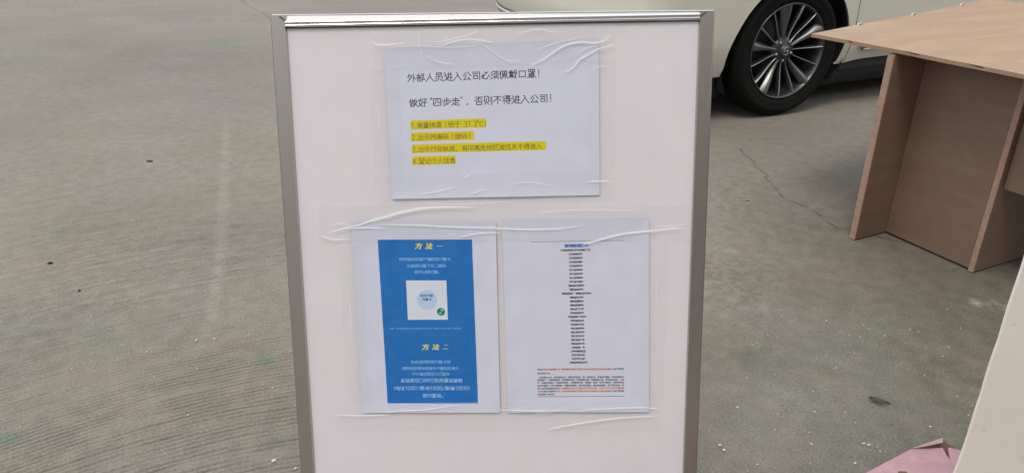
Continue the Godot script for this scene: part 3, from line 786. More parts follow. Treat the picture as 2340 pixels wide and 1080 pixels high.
func build_car() -> void:
	var yaw := deg_to_rad(24.0)
	var o := thing("parked_car", "white parked car seen low at its front wheel, behind the notice board", "car", Transform3D(Basis(Vector3.UP, yaw), Vector3(1.382, 0, -3.703)))
	var paint := mat(lin(0.52, 0.505, 0.43), 0.3)
	paint.clearcoat_enabled = true
	paint.clearcoat = 0.8
	paint.clearcoat_roughness = 0.06
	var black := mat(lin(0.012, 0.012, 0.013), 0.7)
	var rubber := mat(lin(0.007, 0.007, 0.0065), 0.85, 0.0, 0.25)
	var chrome := mat(lin(0.6, 0.6, 0.58), 0.2, 1.0)
	var groove := mat(lin(0.13, 0.13, 0.12), 0.6)
	var top := 0.9
	for far in [false, true]:
		var st := SurfaceTool.new()
		var parts: Array = []
		var a1 := arch(0.0)
		var a2 := arch(2.84)
		var low := PackedVector2Array()
		var high := PackedVector2Array()
		for k in 41:          # nose and bumper
			var t := k / 40.0
			low.append(Vector2(lerpf(-1.45, -0.392, t), 0.235))
			high.append(Vector2(lerpf(-1.45, -0.46, t), top - 0.1 * smoothstep(0.5, 0.0, t)))
		parts.append(["front_bumper", low, high])
		for a in [a1, a2]:
			low = PackedVector2Array()
			high = PackedVector2Array()
			for k in a.size():
				var c := 0.0 if a == a1 else 2.84
				low.append(a[k])
				high.append(Vector2(c + lerpf(-0.46, 0.42, float(k) / (a.size() - 1)), top))
			parts.append(["front_wing" if a == a1 else "rear_wing", low, high])
		low = PackedVector2Array()
		high = PackedVector2Array()
		for k in 31:
			var t := k / 30.0
			low.append(Vector2(lerpf(0.352, 2.448, t), lerpf(0.232, 0.25, smoothstep(0.0, 0.1, t))))
			high.append(Vector2(lerpf(0.42, 2.38, t), top))
		parts.append(["doors", low, high])
		low = PackedVector2Array()
		high = PackedVector2Array()
		for k in 31:
			var t := k / 30.0
			low.append(Vector2(lerpf(3.185, 4.3, t), 0.205 + 0.06 * t))
			high.append(Vector2(lerpf(3.26, 4.3, t), top + 0.08 * t))
		parts.append(["rear_bumper", low, high])
		for p in parts:
			obj(p[0], strip(p[1], p[2], far), paint, o)
		# arch lips, liners
		for c in [0.0, 2.84]:
			var a := arch(c)
			var zf := -1.84 if far else 0.0
			var sg := -1.0 if far else 1.0
			obj("arch_lip", grid(a.size() - 1, 2, func(u: float, v: float) -> Vector3:
				var q := a[int(round(u * (a.size() - 1)))]
				var p := skin(q.x, q.y)
				var z := p.z - v * 0.014
				return Vector3(lerpf(p.x, c + (p.x - c) * 1.01, v), p.y + v * 0.004, (-1.84 - z) if far else z)), paint, o)
			obj("wheel_liner", grid(24, 2, func(u: float, v: float) -> Vector3:
				var t := PI + 0.5 - u * (PI + 1.0)
				return Vector3(c + 0.4 * cos(t), 0.335 + 0.4 * sin(t), zf + sg * (-0.03 - v * 0.28))), black, o)
			obj("liner_back", prism(rect(c - 0.42, 0.17, c + 0.42, 0.75), -1.84 + 0.33 if far else -0.345, -1.84 + 0.345 if far else -0.33), black, o)
	# floor and lower edge
	obj("floor_pan", box(Vector3(4.1, 0.06, 1.1), 0.0), black, o, Vector3(1.3, 0.19, -0.92))
	for s in [[-0.66, -0.42], [0.4, 2.42], [3.22, 3.5]]:
		obj("under_edge", box(Vector3(s[1] - s[0], 0.06, 1.72), 0.0), black, o, Vector3((s[0] + s[1]) / 2, 0.225, -0.92))
	for k in [[0.36, 2.43, 0.245, 0.0], [-0.8, -0.41, 0.245, 1.0]]:  # black strips added under sill and bumper to deepen the under-car shadow
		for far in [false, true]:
			obj("added_shadow_skirt", grid(24, 4, func(u: float, v: float) -> Vector3:
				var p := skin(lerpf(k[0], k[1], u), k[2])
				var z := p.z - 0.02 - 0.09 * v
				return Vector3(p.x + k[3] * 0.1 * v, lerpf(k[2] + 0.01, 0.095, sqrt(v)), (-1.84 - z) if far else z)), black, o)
	obj("front_under_tray", box(Vector3(0.3, 0.03, 1.2), 0.0), black, o, Vector3(-0.72, 0.26, -0.92))
	# lower grille with its bright surround on the nose
	for y in [[0.434, 0.006, "grille_shadow", groove, 0.0], [0.418, 0.010, "grille_trim", chrome, 0.008], [0.403, 0.006, "grille_shadow", groove, 0.002]]:
		obj(y[2], grid(120, 4, func(u: float, v: float) -> Vector3:
			var s := lerpf(-1.0, -1.9, u)
			var back := s < -1.45
			if back:
				s = -2.9 - s
			var p := skin(s, y[0])
			var e := outline(s + 0.01) - outline(s - 0.01)
			var n := Vector3(-e.z, 0, e.x).normalized()
			if n.z < -0.01: n = -n
			if s < -1.44: n = Vector3(-1, 0, 0)
			var t := v * PI
			var q: Vector3 = p + n * (0.003 + (y[4] + 0.002) * sin(t)) + Vector3(0, cos(t) * y[1], 0)
			if back:
				q.z = -1.84 - q.z
			return q), y[3], o)
	obj("lower_grille", grid(40, 2, func(u: float, v: float) -> Vector3:
		var s := lerpf(-1.45, -1.05, u)
		var p := skin(s, 0.27 + v * 0.11)
		return p + Vector3(-0.004, 0, 0.001)), black, o)
	# deck, bonnet, cabin
	obj("bonnet", grid(16, 16, func(u: float, v: float) -> Vector3:
		var x := lerpf(-0.93, 0.75, u)
		var w := 0.9 * pow(clampf((x + 1.0) / 0.6, 0.0, 1.0), 0.4) - 0.045
		var k := v * 2.0 - 1.0
		return Vector3(x, 0.79 + 0.19 * smoothstep(0.0, 1.0, u) + 0.05 * (1 - k * k), -0.92 + k * w)), paint, o)
	obj("boot_deck", grid(10, 12, func(u: float, v: float) -> Vector3:
		var x := lerpf(3.0, 3.82, u)
		var w := 0.9 * pow(clampf((3.86 - x) / 0.4, 0.0, 1.0), 0.4) - 0.045
		var k := v * 2.0 - 1.0
		return Vector3(x, 0.985 + 0.04 * (1 - k * k), -0.92 + k * w)), paint, o)
	obj("belt_deck", box(Vector3(2.6, 0.06, 1.66), 0.01), paint, o, Vector3(1.9, 0.9, -0.92))
	obj("roof", grid(16, 12, func(u: float, v: float) -> Vector3:
		var x := lerpf(1.15, 2.65, u)
		var k := v * 2.0 - 1.0
		return Vector3(x, 1.4 + 0.06 * sin(u * PI) - 0.05 * k * k, -0.92 + k * 0.6)), paint, o)
	var glass := mat(lin(0.02, 0.025, 0.028), 0.08)
	obj("windscreen", grid(8, 8, func(u: float, v: float) -> Vector3:
		var k := v * 2.0 - 1.0
		return Vector3(lerpf(0.7, 1.16, u) - 0.05 * (1 - k * k), lerpf(0.93, 1.395, u), -0.92 + k * lerpf(0.76, 0.6, u))), glass, o)
	obj("rear_window", grid(8, 8, func(u: float, v: float) -> Vector3:
		var k := v * 2.0 - 1.0
		return Vector3(lerpf(3.15, 2.64, u) + 0.05 * (1 - k * k), lerpf(0.96, 1.395, u), -0.92 + k * lerpf(0.74, 0.6, u))), glass, o)
	for s in [-1.0, 1.0]:
		for w in [[0.78, 1.2, 1.95, 1.9], [2.0, 1.95, 3.05, 2.62]]:
			obj("side_window", grid(8, 6, func(u: float, v: float) -> Vector3:
				return Vector3(lerpf(lerpf(w[0], w[1], v), lerpf(w[2], w[3], v), u), lerpf(0.92, 1.36, v), -0.92 + s * lerpf(0.84, 0.61, v))), glass, o)
		obj("headlight", grid(10, 6, func(u: float, v: float) -> Vector3:
			var p := skin(lerpf(-1.12, -0.62, u), lerpf(0.66, 0.75, v))
			return Vector3(p.x - 0.012, p.y, (p.z + 0.006) if s > 0 else (-1.84 - p.z - 0.006))), mat(lin(0.5, 0.52, 0.55), 0.1), o)
	# door shut line, side moulding
	obj("door_gap", grid(1, 12, func(u: float, v: float) -> Vector3:
		var p := skin(0.405 + u * 0.004, lerpf(0.24, 0.86, v))
		return p + Vector3(0, 0, 0.0015)), mat(lin(0.12, 0.115, 0.1), 0.6), o)
	obj("side_moulding", tube(PackedVector3Array([Vector3(0.475, 0.318, -0.002), Vector3(0.485, 0.32, 0.003), Vector3(0.6, 0.322, 0.004), Vector3(1.2, 0.325, 0.004), Vector3(2.3, 0.33, 0.003)]), 0.017, 10, false, 0.35), mat(lin(0.09, 0.09, 0.085), 0.35), o)
	obj("moulding_edge", tube(PackedVector3Array([Vector3(0.485, 0.307, 0.004), Vector3(0.62, 0.307, 0.007), Vector3(1.2, 0.31, 0.007), Vector3(2.3, 0.315, 0.006)]), 0.0045, 8), chrome, o)
	# wheels
	var w := Node3D.new()
	w.name = "wheel"
	o.add_child(w, true)
	w.position = Vector3(0, 0.328, -0.012)
	build_wheel(w, rubber, black)
	for t in [Transform3D(Basis(), Vector3(2.84, 0.328, -0.012)), Transform3D(Basis(Vector3.UP, PI), Vector3(0, 0.328, -1.828)), Transform3D(Basis(Vector3.UP, PI), Vector3(2.84, 0.328, -1.828))]:
		var d := w.duplicate()
		d.name = "wheel"
		o.add_child(d, true)
		d.transform = t

func build_wheel(w: Node3D, rubber: Material, black: Material) -> void:
	var R := 0.328
	var prof := PackedVector2Array([Vector2(0.232, -0.205), Vector2(0.27, -0.215), Vector2(0.31, -0.21), Vector2(0.326, -0.19), Vector2(R, -0.15), Vector2(R, -0.06), Vector2(0.326, -0.03), Vector2(0.314, -0.008), Vector2(0.296, 0.0), Vector2(0.284, 0.002), Vector2(0.282, 0.0), Vector2(0.262, 0.001), Vector2(0.246, -0.004), Vector2(0.236, -0.012), Vector2(0.229, -0.02)])
	obj("tyre", lathe(prof, 72), rubber, w)
	var alloy := mat(lin(0.16, 0.16, 0.155), 0.32, 0.85)
	var bright := mat(lin(0.31, 0.31, 0.32), 0.26, 0.95)
	var rimp := PackedVector2Array([Vector2(0.236, -0.014), Vector2(0.2345, -0.006), Vector2(0.231, -0.004), Vector2(0.2265, -0.008), Vector2(0.222, -0.024), Vector2(0.212, -0.05), Vector2(0.208, -0.12), Vector2(0.215, -0.19)])
	obj("rim", lathe(rimp, 72), mat(lin(0.085, 0.085, 0.085), 0.32, 0.8), w)
	obj("brake_disc", lathe(PackedVector2Array([Vector2(0.0, -0.135), Vector2(0.145, -0.135), Vector2(0.15, -0.14), Vector2(0.15, -0.155), Vector2(0.0, -0.16)]), 40), mat(lin(0.03, 0.03, 0.03), 0.5, 0.5), w)
	obj("barrel_back", lathe(PackedVector2Array([Vector2(0.0, -0.18), Vector2(0.22, -0.18)]), 40), black, w)
	# five broad spokes with two narrow ones between each pair
	for k in 15:
		var broad := k % 3 == 0
		var a := deg_to_rad(98.0 - k * 24.0)
		var w0 := 0.010 if broad else 0.004
		var w1 := 0.029 if broad else (0.0095 if k % 3 == 1 else 0.005)
		var m := grid(6, 10, func(u: float, v: float) -> Vector3:
			var r := lerpf(0.052, 0.2275, v)
			var half := lerpf(w0, w1, pow(v, 1.2))
			var c := u * 2.0 - 1.0
			var depth := lerpf(-0.035, -0.006, smoothstep(0.0, 0.9, v)) - 0.012 * sin(v * PI) * 0.4
			var z := depth - (absf(c) ** 3) * 0.026 + (-0.0045 * c if broad else 0.0)
			var q := Vector2(r, c * half * (1.0 if absf(c) < 0.9 else 1.12))
			return Vector3(q.x * cos(a) - q.y * sin(a), q.x * sin(a) + q.y * cos(a), z), true)
		obj("spoke", m, alloy if broad else bright, w)
	obj("hub", lathe(PackedVector2Array([Vector2(0.0, -0.03), Vector2(0.03, -0.03), Vector2(0.034, -0.034), Vector2(0.05, -0.036), Vector2(0.066, -0.045), Vector2(0.07, -0.08)]), 36), mat(lin(0.05, 0.05, 0.05), 0.4, 0.6), w)
	obj("centre_cap", lathe(PackedVector2Array([Vector2(0.0, -0.0215), Vector2(0.024, -0.022), Vector2(0.028, -0.025), Vector2(0.029, -0.031)]), 30), mat(lin(0.09, 0.09, 0.09), 0.35, 0.8), w)
	obj("cap_ring", lathe(PackedVector2Array([Vector2(0.0165, -0.021), Vector2(0.0185, -0.0185), Vector2(0.0205, -0.021)]), 30), bright, w)
	obj("cap_emblem", tube(smooth_line(PackedVector3Array([Vector3(-0.013, -0.003, -0.02), Vector3(-0.005, 0.006, -0.02), Vector3(0.004, -0.004, -0.02), Vector3(0.013, 0.004, -0.02)])), 0.0022, 6), bright, w)
	for k in 5:
		var a := deg_to_rad(90.0 + 36.0 + k * 72.0)
		obj("wheel_nut", lathe(PackedVector2Array([Vector2(0.0, -0.0275), Vector2(0.007, -0.028), Vector2(0.009, -0.032), Vector2(0.009, -0.045)]), 6), bright, w, Vector3(0.049 * cos(a), 0.049 * sin(a), -0.002))

# ---------------------------------------------------------------- plywood stand
func wood_texture(seed_: int, base: Color, amp: float) -> ImageTexture:
	var im := Image.create(512, 512, false, Image.FORMAT_RGB8)
	var a := noise(seed_, 0.012, 3)
	var b := noise(seed_ + 1, 0.05, 3)
	var c := noise(seed_ + 2, 0.006, 2)
	for y in 512:
		for x in 512:
			var wave := a.get_noise_2d(x * 0.25, y * 1.6 + 30.0 * c.get_noise_2d(x * 0.5, y))
			var ring := sin((y * 0.05 + 9.0 * c.get_noise_2d(x * 0.6, y * 1.2)) * 2.0)
			var fibre := b.get_noise_2d(x * 0.12, y * 3.0)
			var v := 1.0 + amp * (wave * 0.9 + ring * 0.16 + fibre * 0.45)
			var warm := c.get_noise_2d(x + 200.0, y) * 0.08
			im.set_pixel(x, y, Color(base.r * v, base.g * v * (1.0 - warm), base.b * v * (1.0 - warm * 1.6)).linear_to_srgb())
	return tex(im)

func build_stand() -> void:
	# local axes: x along A (away to the right), z along B (towards us), origin under the near end of the broad board
	var az := Vector3(0.43, 0, 0.903).normalized()
	var ax := Vector3(az.z, 0, -az.x)
	var base := Transform3D(Basis(ax, Vector3.UP, az), Vector3(1.404, 0, -1.987))
	var o := thing("plywood_stand", "rough plywood table with pale top and brown board legs, beside the car", "table", base)
	var pale := StandardMaterial3D.new()
	pale.albedo_texture = wood_texture(70, Color(0.308, 0.2, 0.12), 0.17)
	pale.roughness = 0.6
	pale.uv1_triplanar = true
	pale.uv1_scale = Vector3(0.9, 0.9, 0.9)
	var brown := StandardMaterial3D.new()
	brown.albedo_texture = wood_texture(80, Color(0.186, 0.118, 0.080), 0.14)
	brown.roughness = 0.5
	brown.uv1_triplanar = true
	brown.uv1_scale = Vector3(1.1, 1.1, 1.1)
	var edge := StandardMaterial3D.new()
	edge.albedo_texture = wood_texture(90, Color(0.34, 0.215, 0.165), 0.18)
	edge.roughness = 0.7
	edge.uv1_triplanar = true
	edge.uv1_scale = Vector3(3, 3, 3)
	var inv := base.affine_inverse()
	var H := 0.612
	# broad board between the two cross boards, its face towards -x
	obj("back_board", box(Vector3(0.018, H - 0.010, 0.302), 0.001), brown, o, Vector3(0.009, H / 2 + 0.004, -0.17))
	# cross boards: left end one stands out in front of the broad board
	var left := box(Vector3(0.50, H - 0.005, 0.024), 0.0015)
	obj("left_side_board", left, brown, o, Vector3(-0.14 + 0.25, H / 2 + 0.002, -0.334))
	obj("left_board_edge", box(Vector3(0.002, H - 0.006, 0.022), 0.0), edge, o, Vector3(-0.1412, H / 2, -0.334))
	obj("right_side_board", box(Vector3(0.36, H - 0.005, 0.018), 0.0015), brown, o, Vector3(0.18 - 0.003, H / 2 + 0.002, -0.0095))
	obj("right_board_edge", box(Vector3(0.002, H - 0.006, 0.0165), 0.0), edge, o, Vector3(-0.0042, H / 2, -0.0095))
	# hanging front board beyond the leg
	obj("hanging_board", box(Vector3(0.015, 0.338, 0.9), 0.001), brown, o, Vector3(0.022, 0.443, 0.4525))
	# far leg, out of the picture, so that the top is carried
	obj("far_side_board", box(Vector3(0.36, H - 0.002, 0.018), 0.0015), brown, o, Vector3(0.20, H / 2, 0.93))
	# the top: a thin sheet, its front corner drooping
	var c := [inv * Vector3(0.995, 0, -2.508), inv * Vector3(2.08, 0, -3.36), inv * Vector3(2.75, 0, -1.7), inv * Vector3(1.76, 0, -0.98)]
	var wobble := noise(99, 3.0, 2)
	var top := func(u: float, v: float, dy: float) -> Vector3:
		var a: Vector3 = c[0].lerp(c[1], u)
		var b: Vector3 = c[3].lerp(c[2], u)
		var p := a.lerp(b, v)
		var droop := 0.004 * pow(maxf(0.0, 1.0 - u * 3.0), 2.0) * pow(maxf(0.0, 1.0 - v * 5.0), 1.5)
		p.x += 0.006 * wobble.get_noise_2d(v * 2.0, 5.0) * (1.0 if u < 0.05 else 0.0)
		p.y = 0.6265 - droop - 0.005 * sin(u * PI) * maxf(0.0, 1.0 - v * 4.0) + 0.003 * sin(u * PI) * minf(1.0, v * 4.0) + dy
		return p
	var st := SurfaceTool.new()
	obj("table_top", sheet_solid(top, 24, 48, 0.011), pale, o)
	# staples and torn splinters along the edges
	var metal := mat(lin(0.5, 0.52, 0.56), 0.3, 1.0)
	for u in [0.205, 0.492, 0.795]:
		var a: Vector3 = top.call(u, 0.004, 0.001)
		var b: Vector3 = top.call(u + 0.02, 0.004, 0.001)
		obj("staple", tube(PackedVector3Array([a + Vector3(0, -0.008, 0), a + Vector3(0, 0.003, 0), b + Vector3(0, 0.003, 0), b + Vector3(0, -0.008, 0)]), 0.0028, 6, false, 1.0, Vector3(0, 1, 0.3)), metal, o)
	var gap := mat(lin(0.06, 0.035, 0.025), 0.8)
	for s in [[0.085, 0.02, 0.005], [0.205, 0.045, 0.004], [0.32, 0.04, 0.0045], [0.51, 0.05, 0.004], [0.64, 0.05, 0.004]]:
		var a: Vector3 = top.call(0.0, s[0], 0.0)
		var b: Vector3 = top.call(0.003, s[0] + s[1], 0.0)
		obj("edge_split", tube(PackedVector3Array([a + Vector3(-0.0005, 0.0, 0), a.lerp(b, 0.5) + Vector3(-0.0012, -0.003, 0), b + Vector3(-0.0005, -0.004, 0)]), s[2] * 0.5, 6, true, 1.0, Vector3(0, 1, 0)), gap, o)

func sheet_solid(f: Callable, nu: int, nv: int, thick: float) -> ArrayMesh:
	var st := SurfaceTool.new()
	st.begin(Mesh.PRIMITIVE_TRIANGLES)
	for side in 2:
		st.set_smooth_group(side)
		for j in nv:
			for i in nu:
				var q: Array = []
				for k in [[0, 0], [1, 0], [1, 1], [0, 1]]:
					var u := float(i + k[0]) / nu
					var v := float(j + k[1]) / nv
					var p: Vector3 = f.call(u, v, 0.0)
					q.append(p - Vector3(0, thick * side, 0))
				if side == 1:
					q.reverse()
				quad(st, q[0], q[1], q[2], q[3])
	st.set_smooth_group(-1)
	for e in 4:
		var n := nu if e % 2 == 0 else nv
		for k in n:
			var a := float(k) / n
			var b := float(k + 1) / n
			var ua: Vector2 = [Vector2(a, 0), Vector2(1, a), Vector2(1 - a, 1), Vector2(0, 1 - a)][e]
			var ub: Vector2 = [Vector2(b, 0), Vector2(1, b), Vector2(1 - b, 1), Vector2(0, 1 - b)][e]
			var p: Vector3 = f.call(ua.x, ua.y, 0.0)
			var q: Vector3 = f.call(ub.x, ub.y, 0.0)
			quad(st, p, p - Vector3(0, thick, 0), q - Vector3(0, thick, 0), q)
	st.generate_normals()
	return st.commit()

# ---------------------------------------------------------------- pink carton and the pale board
func build_carton() -> void:
	var ex := Vector3(-0.886, 0, 0.464)          # along the far edge, to the left
	var ez := Vector3(0.464, 0, 0.886)           # towards us
	var origin := Vector3(0.695, 0, -0.943)
	var base := Transform3D(Basis(ex, Vector3.UP, -ez), origin)    # local x left, z away from us
	var o := thing("pink_carton", "pink carton with a torn brown corner, beside the pale board", "carton", base)
	var pink := StandardMaterial3D.new()
	var im := Image.create(256, 256, false, Image.FORMAT_RGB8)
	var a := noise(101, 0.02, 4)
	var b := noise(102, 0.09, 2)
	for y in 256:
		for x in 256:
			var v := 1.0 + a.get_noise_2d(x, y) * 0.22 + b.get_noise_2d(x, y) * 0.06
			im.set_pixel(x, y, Color(0.36 * v, 0.212 * v, 0.225 * v).linear_to_srgb())
	pink.albedo_texture = tex(im)
	pink.roughness = 0.55
	pink.uv1_triplanar = true
	pink.uv1_scale = Vector3(4, 4, 4)
	var kraft := mat(lin(0.12, 0.062, 0.04), 0.9)
	var H := 0.25
	# lid sheet with its corner torn away: polygon in (x, depth)
	var lid := PackedVector2Array([Vector2(0.067, -0.008), Vector2(0.24, -0.003), Vector2(0.42, 0.0), Vector2(0.42, 0.13), Vector2(0.0, 0.13), Vector2(-0.003, 0.034), Vector2(0.008, 0.018), Vector2(0.013, 0.0185), Vector2(0.024, 0.028), Vector2(0.034, 0.036), Vector2(0.027, 0.024), Vector2(0.019, 0.0135), Vector2(0.042, 0.004)])
	var lidm := grid_lid(lid, H)
	obj("lid", lidm, pink, o)
	# the flap of pink paper that stands up at the corner
	var st := flat_st()
	# local z runs away from us, so depth d is -z
	var fl := [Vector3(0.067, H + 0.0015, 0.008), Vector3(0.04, H + 0.003, -0.0015), Vector3(0.013, H + 0.0045, -0.0085), Vector3(0.0, H + 0.003, 0.0)]
	quad(st, fl[0], fl[3], fl[2], fl[1])
	st.generate_normals()
	obj("torn_flap", st.commit(), pink, o)
	obj("inner_board", box(Vector3(0.425, 0.0016, 0.136), 0.0), kraft, o, Vector3(0.2095, H - 0.0045, -0.062))
	var t := 0.003
	obj("carton_wall", box(Vector3(0.42, H - 0.006, t), 0.0), pink, o, Vector3(0.21, H / 2 - 0.003, -0.0015))
	obj("carton_wall", box(Vector3(0.42, H - 0.006, t), 0.0), pink, o, Vector3(0.21, H / 2 - 0.003, -0.1285))
	obj("carton_wall", box(Vector3(t, H - 0.006, 0.1235), 0.0), pink, o, Vector3(0.0016, H / 2 - 0.003, -0.065))
	obj("carton_wall", box(Vector3(t, H - 0.006, 0.1235), 0.0), pink, o, Vector3(0.4184, H / 2 - 0.003, -0.065))
	obj("scuff", prism(PackedVector2Array([Vector2(0.118, 0.022), Vector2(0.128, 0.016), Vector2(0.139, 0.021), Vector2(0.135, 0.03), Vector2(0.122, 0.031)]), 0.0, 0.0006), kraft, o).transform = Transform3D(Basis(Vector3(1, 0, 0), Vector3(0, 0, -1), Vector3(0, 1, 0)), Vector3(0, H + 0.0002, 0))

func grid_lid(poly: PackedVector2Array, h: float) -> ArrayMesh:
	var st := flat_st()
	var tri := Geometry2D.triangulate_polygon(poly)
	for k in range(0, tri.size(), 3):
		for e in 3:
			var q := poly[tri[k + e]]
			st.set_uv(q)
			st.add_vertex(Vector3(q.x, h, -q.y))
	for k in poly.size():
		var p := poly[k]
		var q := poly[(k + 1) % poly.size()]
		quad(st, Vector3(p.x, h, -p.y), Vector3(q.x, h, -q.y), Vector3(q.x, h - 0.003, -q.y), Vector3(p.x, h - 0.003, -p.y))
	st.generate_normals()
	return st.commit()

func build_pale_board() -> void:
	var zz := -0.68
	var x0 := 0.5295
	var o := thing("pale_board", "off-white foam board standing upright at the right, its left edge slightly ragged", "board", Transform3D(Basis(), Vector3(x0, 0, zz)))
	var n := noise(111, 12.0, 3)
	var poly := PackedVector2Array([Vector2(0.62, 0.002), Vector2(0.62, 0.98), Vector2(0.0, 0.98)])
	for k in 90:
		var y := 0.98 - k / 89.0 * 0.978
		poly.append(Vector2(n.get_noise_2d(y, 0.0) * 0.0016 + n.get_noise_2d(y * 0.2, 7.0) * 0.002 + 0.002 * smoothstep(0.33, 0.2, y), y))
	var im := Image.create(512, 512, false, Image.FORMAT_RGB8)
	var a := noise(112, 0.008, 3)
	var b := noise(113, 0.05, 3)
	var line := [Vector2(20, 270), Vector2(36, 284), Vector2(52, 300), Vector2(80, 306), Vector2(110, 301), Vector2(150, 300)]
	for y in 512:
		for x in 512:
			var v := 1.0 + a.get_noise_2d(x, y) * 0.05 + b.get_noise_2d(x, y) * 0.02
			var p := Vector2(x, y)
			var d := INF
			for k in line.size() - 1:
				d = minf(d, p.distance_to(Geometry2D.get_closest_point_to_segment(p, line[k], line[k + 1])))
			v *= 1.0 - 0.12 * smoothstep(2.6, 0.6, d) * clampf(0.5 + b.get_noise_2d(x * 0.7, y * 0.7) * 1.5, 0, 1)
			for s in [Vector3(8, 262, 1.8), Vector3(5, 190, 1.5)]:
				v *= 1.0 - 0.14 * smoothstep(s.z, 0.5, p.distance_to(Vector2(s.x, s.y)))
			im.set_pixel(x, y, Color(0.80 * v, 0.74 * v, 0.67 * v).linear_to_srgb())
	var m := StandardMaterial3D.new()
	m.albedo_texture = tex(im)
	m.roughness = 0.7
	m.uv1_scale = Vector3(1, -1, 1)
	obj("foam_face", prism(poly, -0.004, 0.0, 0.0), m, o)

# ---------------------------------------------------------------- small things on the ground
func pebble_mesh(seed_: int) -> ArrayMesh:
	var n := noise(seed_, 1.1, 2)
	return grid(10, 6, func(u: float, v: float) -> Vector3:
		var a := u * TAU
		var b := v * PI
		var d := Vector3(sin(b) * cos(a), cos(b), sin(b) * sin(a))
		return d * (1.0 + 0.35 * n.get_noise_3dv(d)), false)

func build_litter() -> void:
	# withered leaf on the right
	var leaf := mat(lin(0.045, 0.043, 0.036), 0.7)
	var m := grid(12, 4, func(u: float, v: float) -> Vector3:
		var w := sin(pow(u, 0.8) * PI) * 0.0075
		var c := v * 2.0 - 1.0
		return Vector3((u - 0.5) * 0.044, 0.003 + 0.004 * c * c + 0.003 * u, c * w))
	var l := obj("withered_leaf", m, leaf, self, Vector3(0.831, 0.002, -1.357))
	l.rotation.y = deg_to_rad(-40)
	tag(l, "narrow dark withered leaf lying on the ground near the pink carton", "leaf")
	var chips := [
		["dark_chip", Vector3(0.88, 0, -2.561), Vector3(0.012, 0.003, 0.006), 0.03, "small dark chip on the concrete between the board and plywood table", 0.1],
		["dark_chip", Vector3(-1.433, 0, -2.043), Vector3(0.009, 0.004, 0.006), 0.015, "small black chip on the concrete at the far left edge", 0.3],
		["dark_chip", Vector3(-1.55, 0, -3.0), Vector3(0.016, 0.004, 0.007), 0.03, "small dark chip alone on the smooth concrete upper left", -0.1],
		["dark_chip", Vector3(-1.252, 0, -1.871), Vector3(0.005, 0.003, 0.004), 0.04, "tiny dark crumb on the grooved concrete at left", 0.5],
		["white_pebble", Vector3(-0.482, 0, -1.164), Vector3(0.0055, 0.004, 0.004), 0.55, "white pebble in a groove near the board's lower left", 0.3],
		["white_pebble", Vector3(-0.433, 0, -1.143), Vector3(0.004, 0.003, 0.003), 0.5, "tiny white pebble touching the board's lower left rail", 0.9],
		["pale_pebble", Vector3(-0.812, 0, -1.608), Vector3(0.0045, 0.003, 0.004), 0.45, "tiny pale pebble on the grooved concrete left of the board", 0.0],
		["white_pebble", Vector3(0.433, 0, -1.211), Vector3(0.0045, 0.003, 0.0035), 0.5, "pale pebble, upper of two close together right of the board", 0.0],
		["white_pebble", Vector3(0.438, 0, -1.196), Vector3(0.0042, 0.003, 0.0035), 0.5, "pale pebble, lower of two close together right of the board", 0.6],
		["white_pebble", Vector3(0.506, 0, -1.341), Vector3(0.0035, 0.003, 0.003), 0.5, "single tiny white pebble just right of the board", 0.0],
		["white_pebble", Vector3(0.738, 0, -1.221), Vector3(0.0045, 0.003, 0.003), 0.45, "white pebble, left of a pair below the withered leaf", 0.2],
		["white_pebble", Vector3(0.747, 0, -1.217), Vector3(0.005, 0.003, 0.0035), 0.45, "white pebble, right of a pair below the withered leaf", 0.8],
		["white_pebble", Vector3(0.695, 0, -1.162), Vector3(0.0035, 0.003, 0.003), 0.5, "tiny white pebble at the foot of the picture left of the pink carton", 0.0],
		["white_pebble", Vector3(0.905, 0, -1.275), Vector3(0.0035, 0.003, 0.003), 0.45, "tiny white pebble between the withered leaf and the pale board", 0.0]]
	for k in chips.size():
		var c: Array = chips[k]
		var v: float = c[3]
		var o := obj(c[0], pebble_mesh(120 + k), mat(lin(v, v * 0.97, v * 0.92), 0.8))
		var lift := 0.0045 if c[1].x < 0.5 and c[1].z > -3.2 else 0.0
		o.transform = Transform3D(Basis(Vector3.UP, c[5]) * Basis.from_scale(c[2] * 0.88), c[1] + Vector3(0, lift + c[2].y * 0.6, 0))
		tag(o, c[4], "chip" if c[0] == "dark_chip" else "pebble", "crumbs and pebbles on the concrete")
	# fine pale grit strewn on the right-hand slab
	rng.seed = 5
	var mm_ := MultiMesh.new()
	mm_.transform_format = MultiMesh.TRANSFORM_3D
	mm_.mesh = pebble_mesh(200)
	mm_.instance_count = 420
	for k in 420:
		var p := Vector3(rng.randf_range(0.4, 1.3), 0.0, -1.1 - 0.7 * pow(rng.randf(), 1.6))
		if k % 3 == 0:
			p = Vector3(rng.randf_range(-1.5, -0.35), 0.004, rng.randf_range(-2.0, -1.1))
		var s := 0.0006 + 0.0019 * pow(rng.randf(), 3.0)
		mm_.set_instance_transform(k, Transform3D(Basis(Vector3.UP, rng.randf() * TAU) * Basis.from_scale(Vector3(s * rng.randf_range(0.8, 1.6), s * 0.7, s)), p + Vector3(0, s * 0.4, 0)))
	var g := MultiMeshInstance3D.new()
	g.name = "pale_grit"
	g.multimesh = mm_
	g.material_override = mat(lin(0.42, 0.41, 0.38), 0.8)
	add_child(g, true)
	g.set_meta("kind", "stuff")
	tag(g, "fine pale grit strewn over the concrete", "grit")

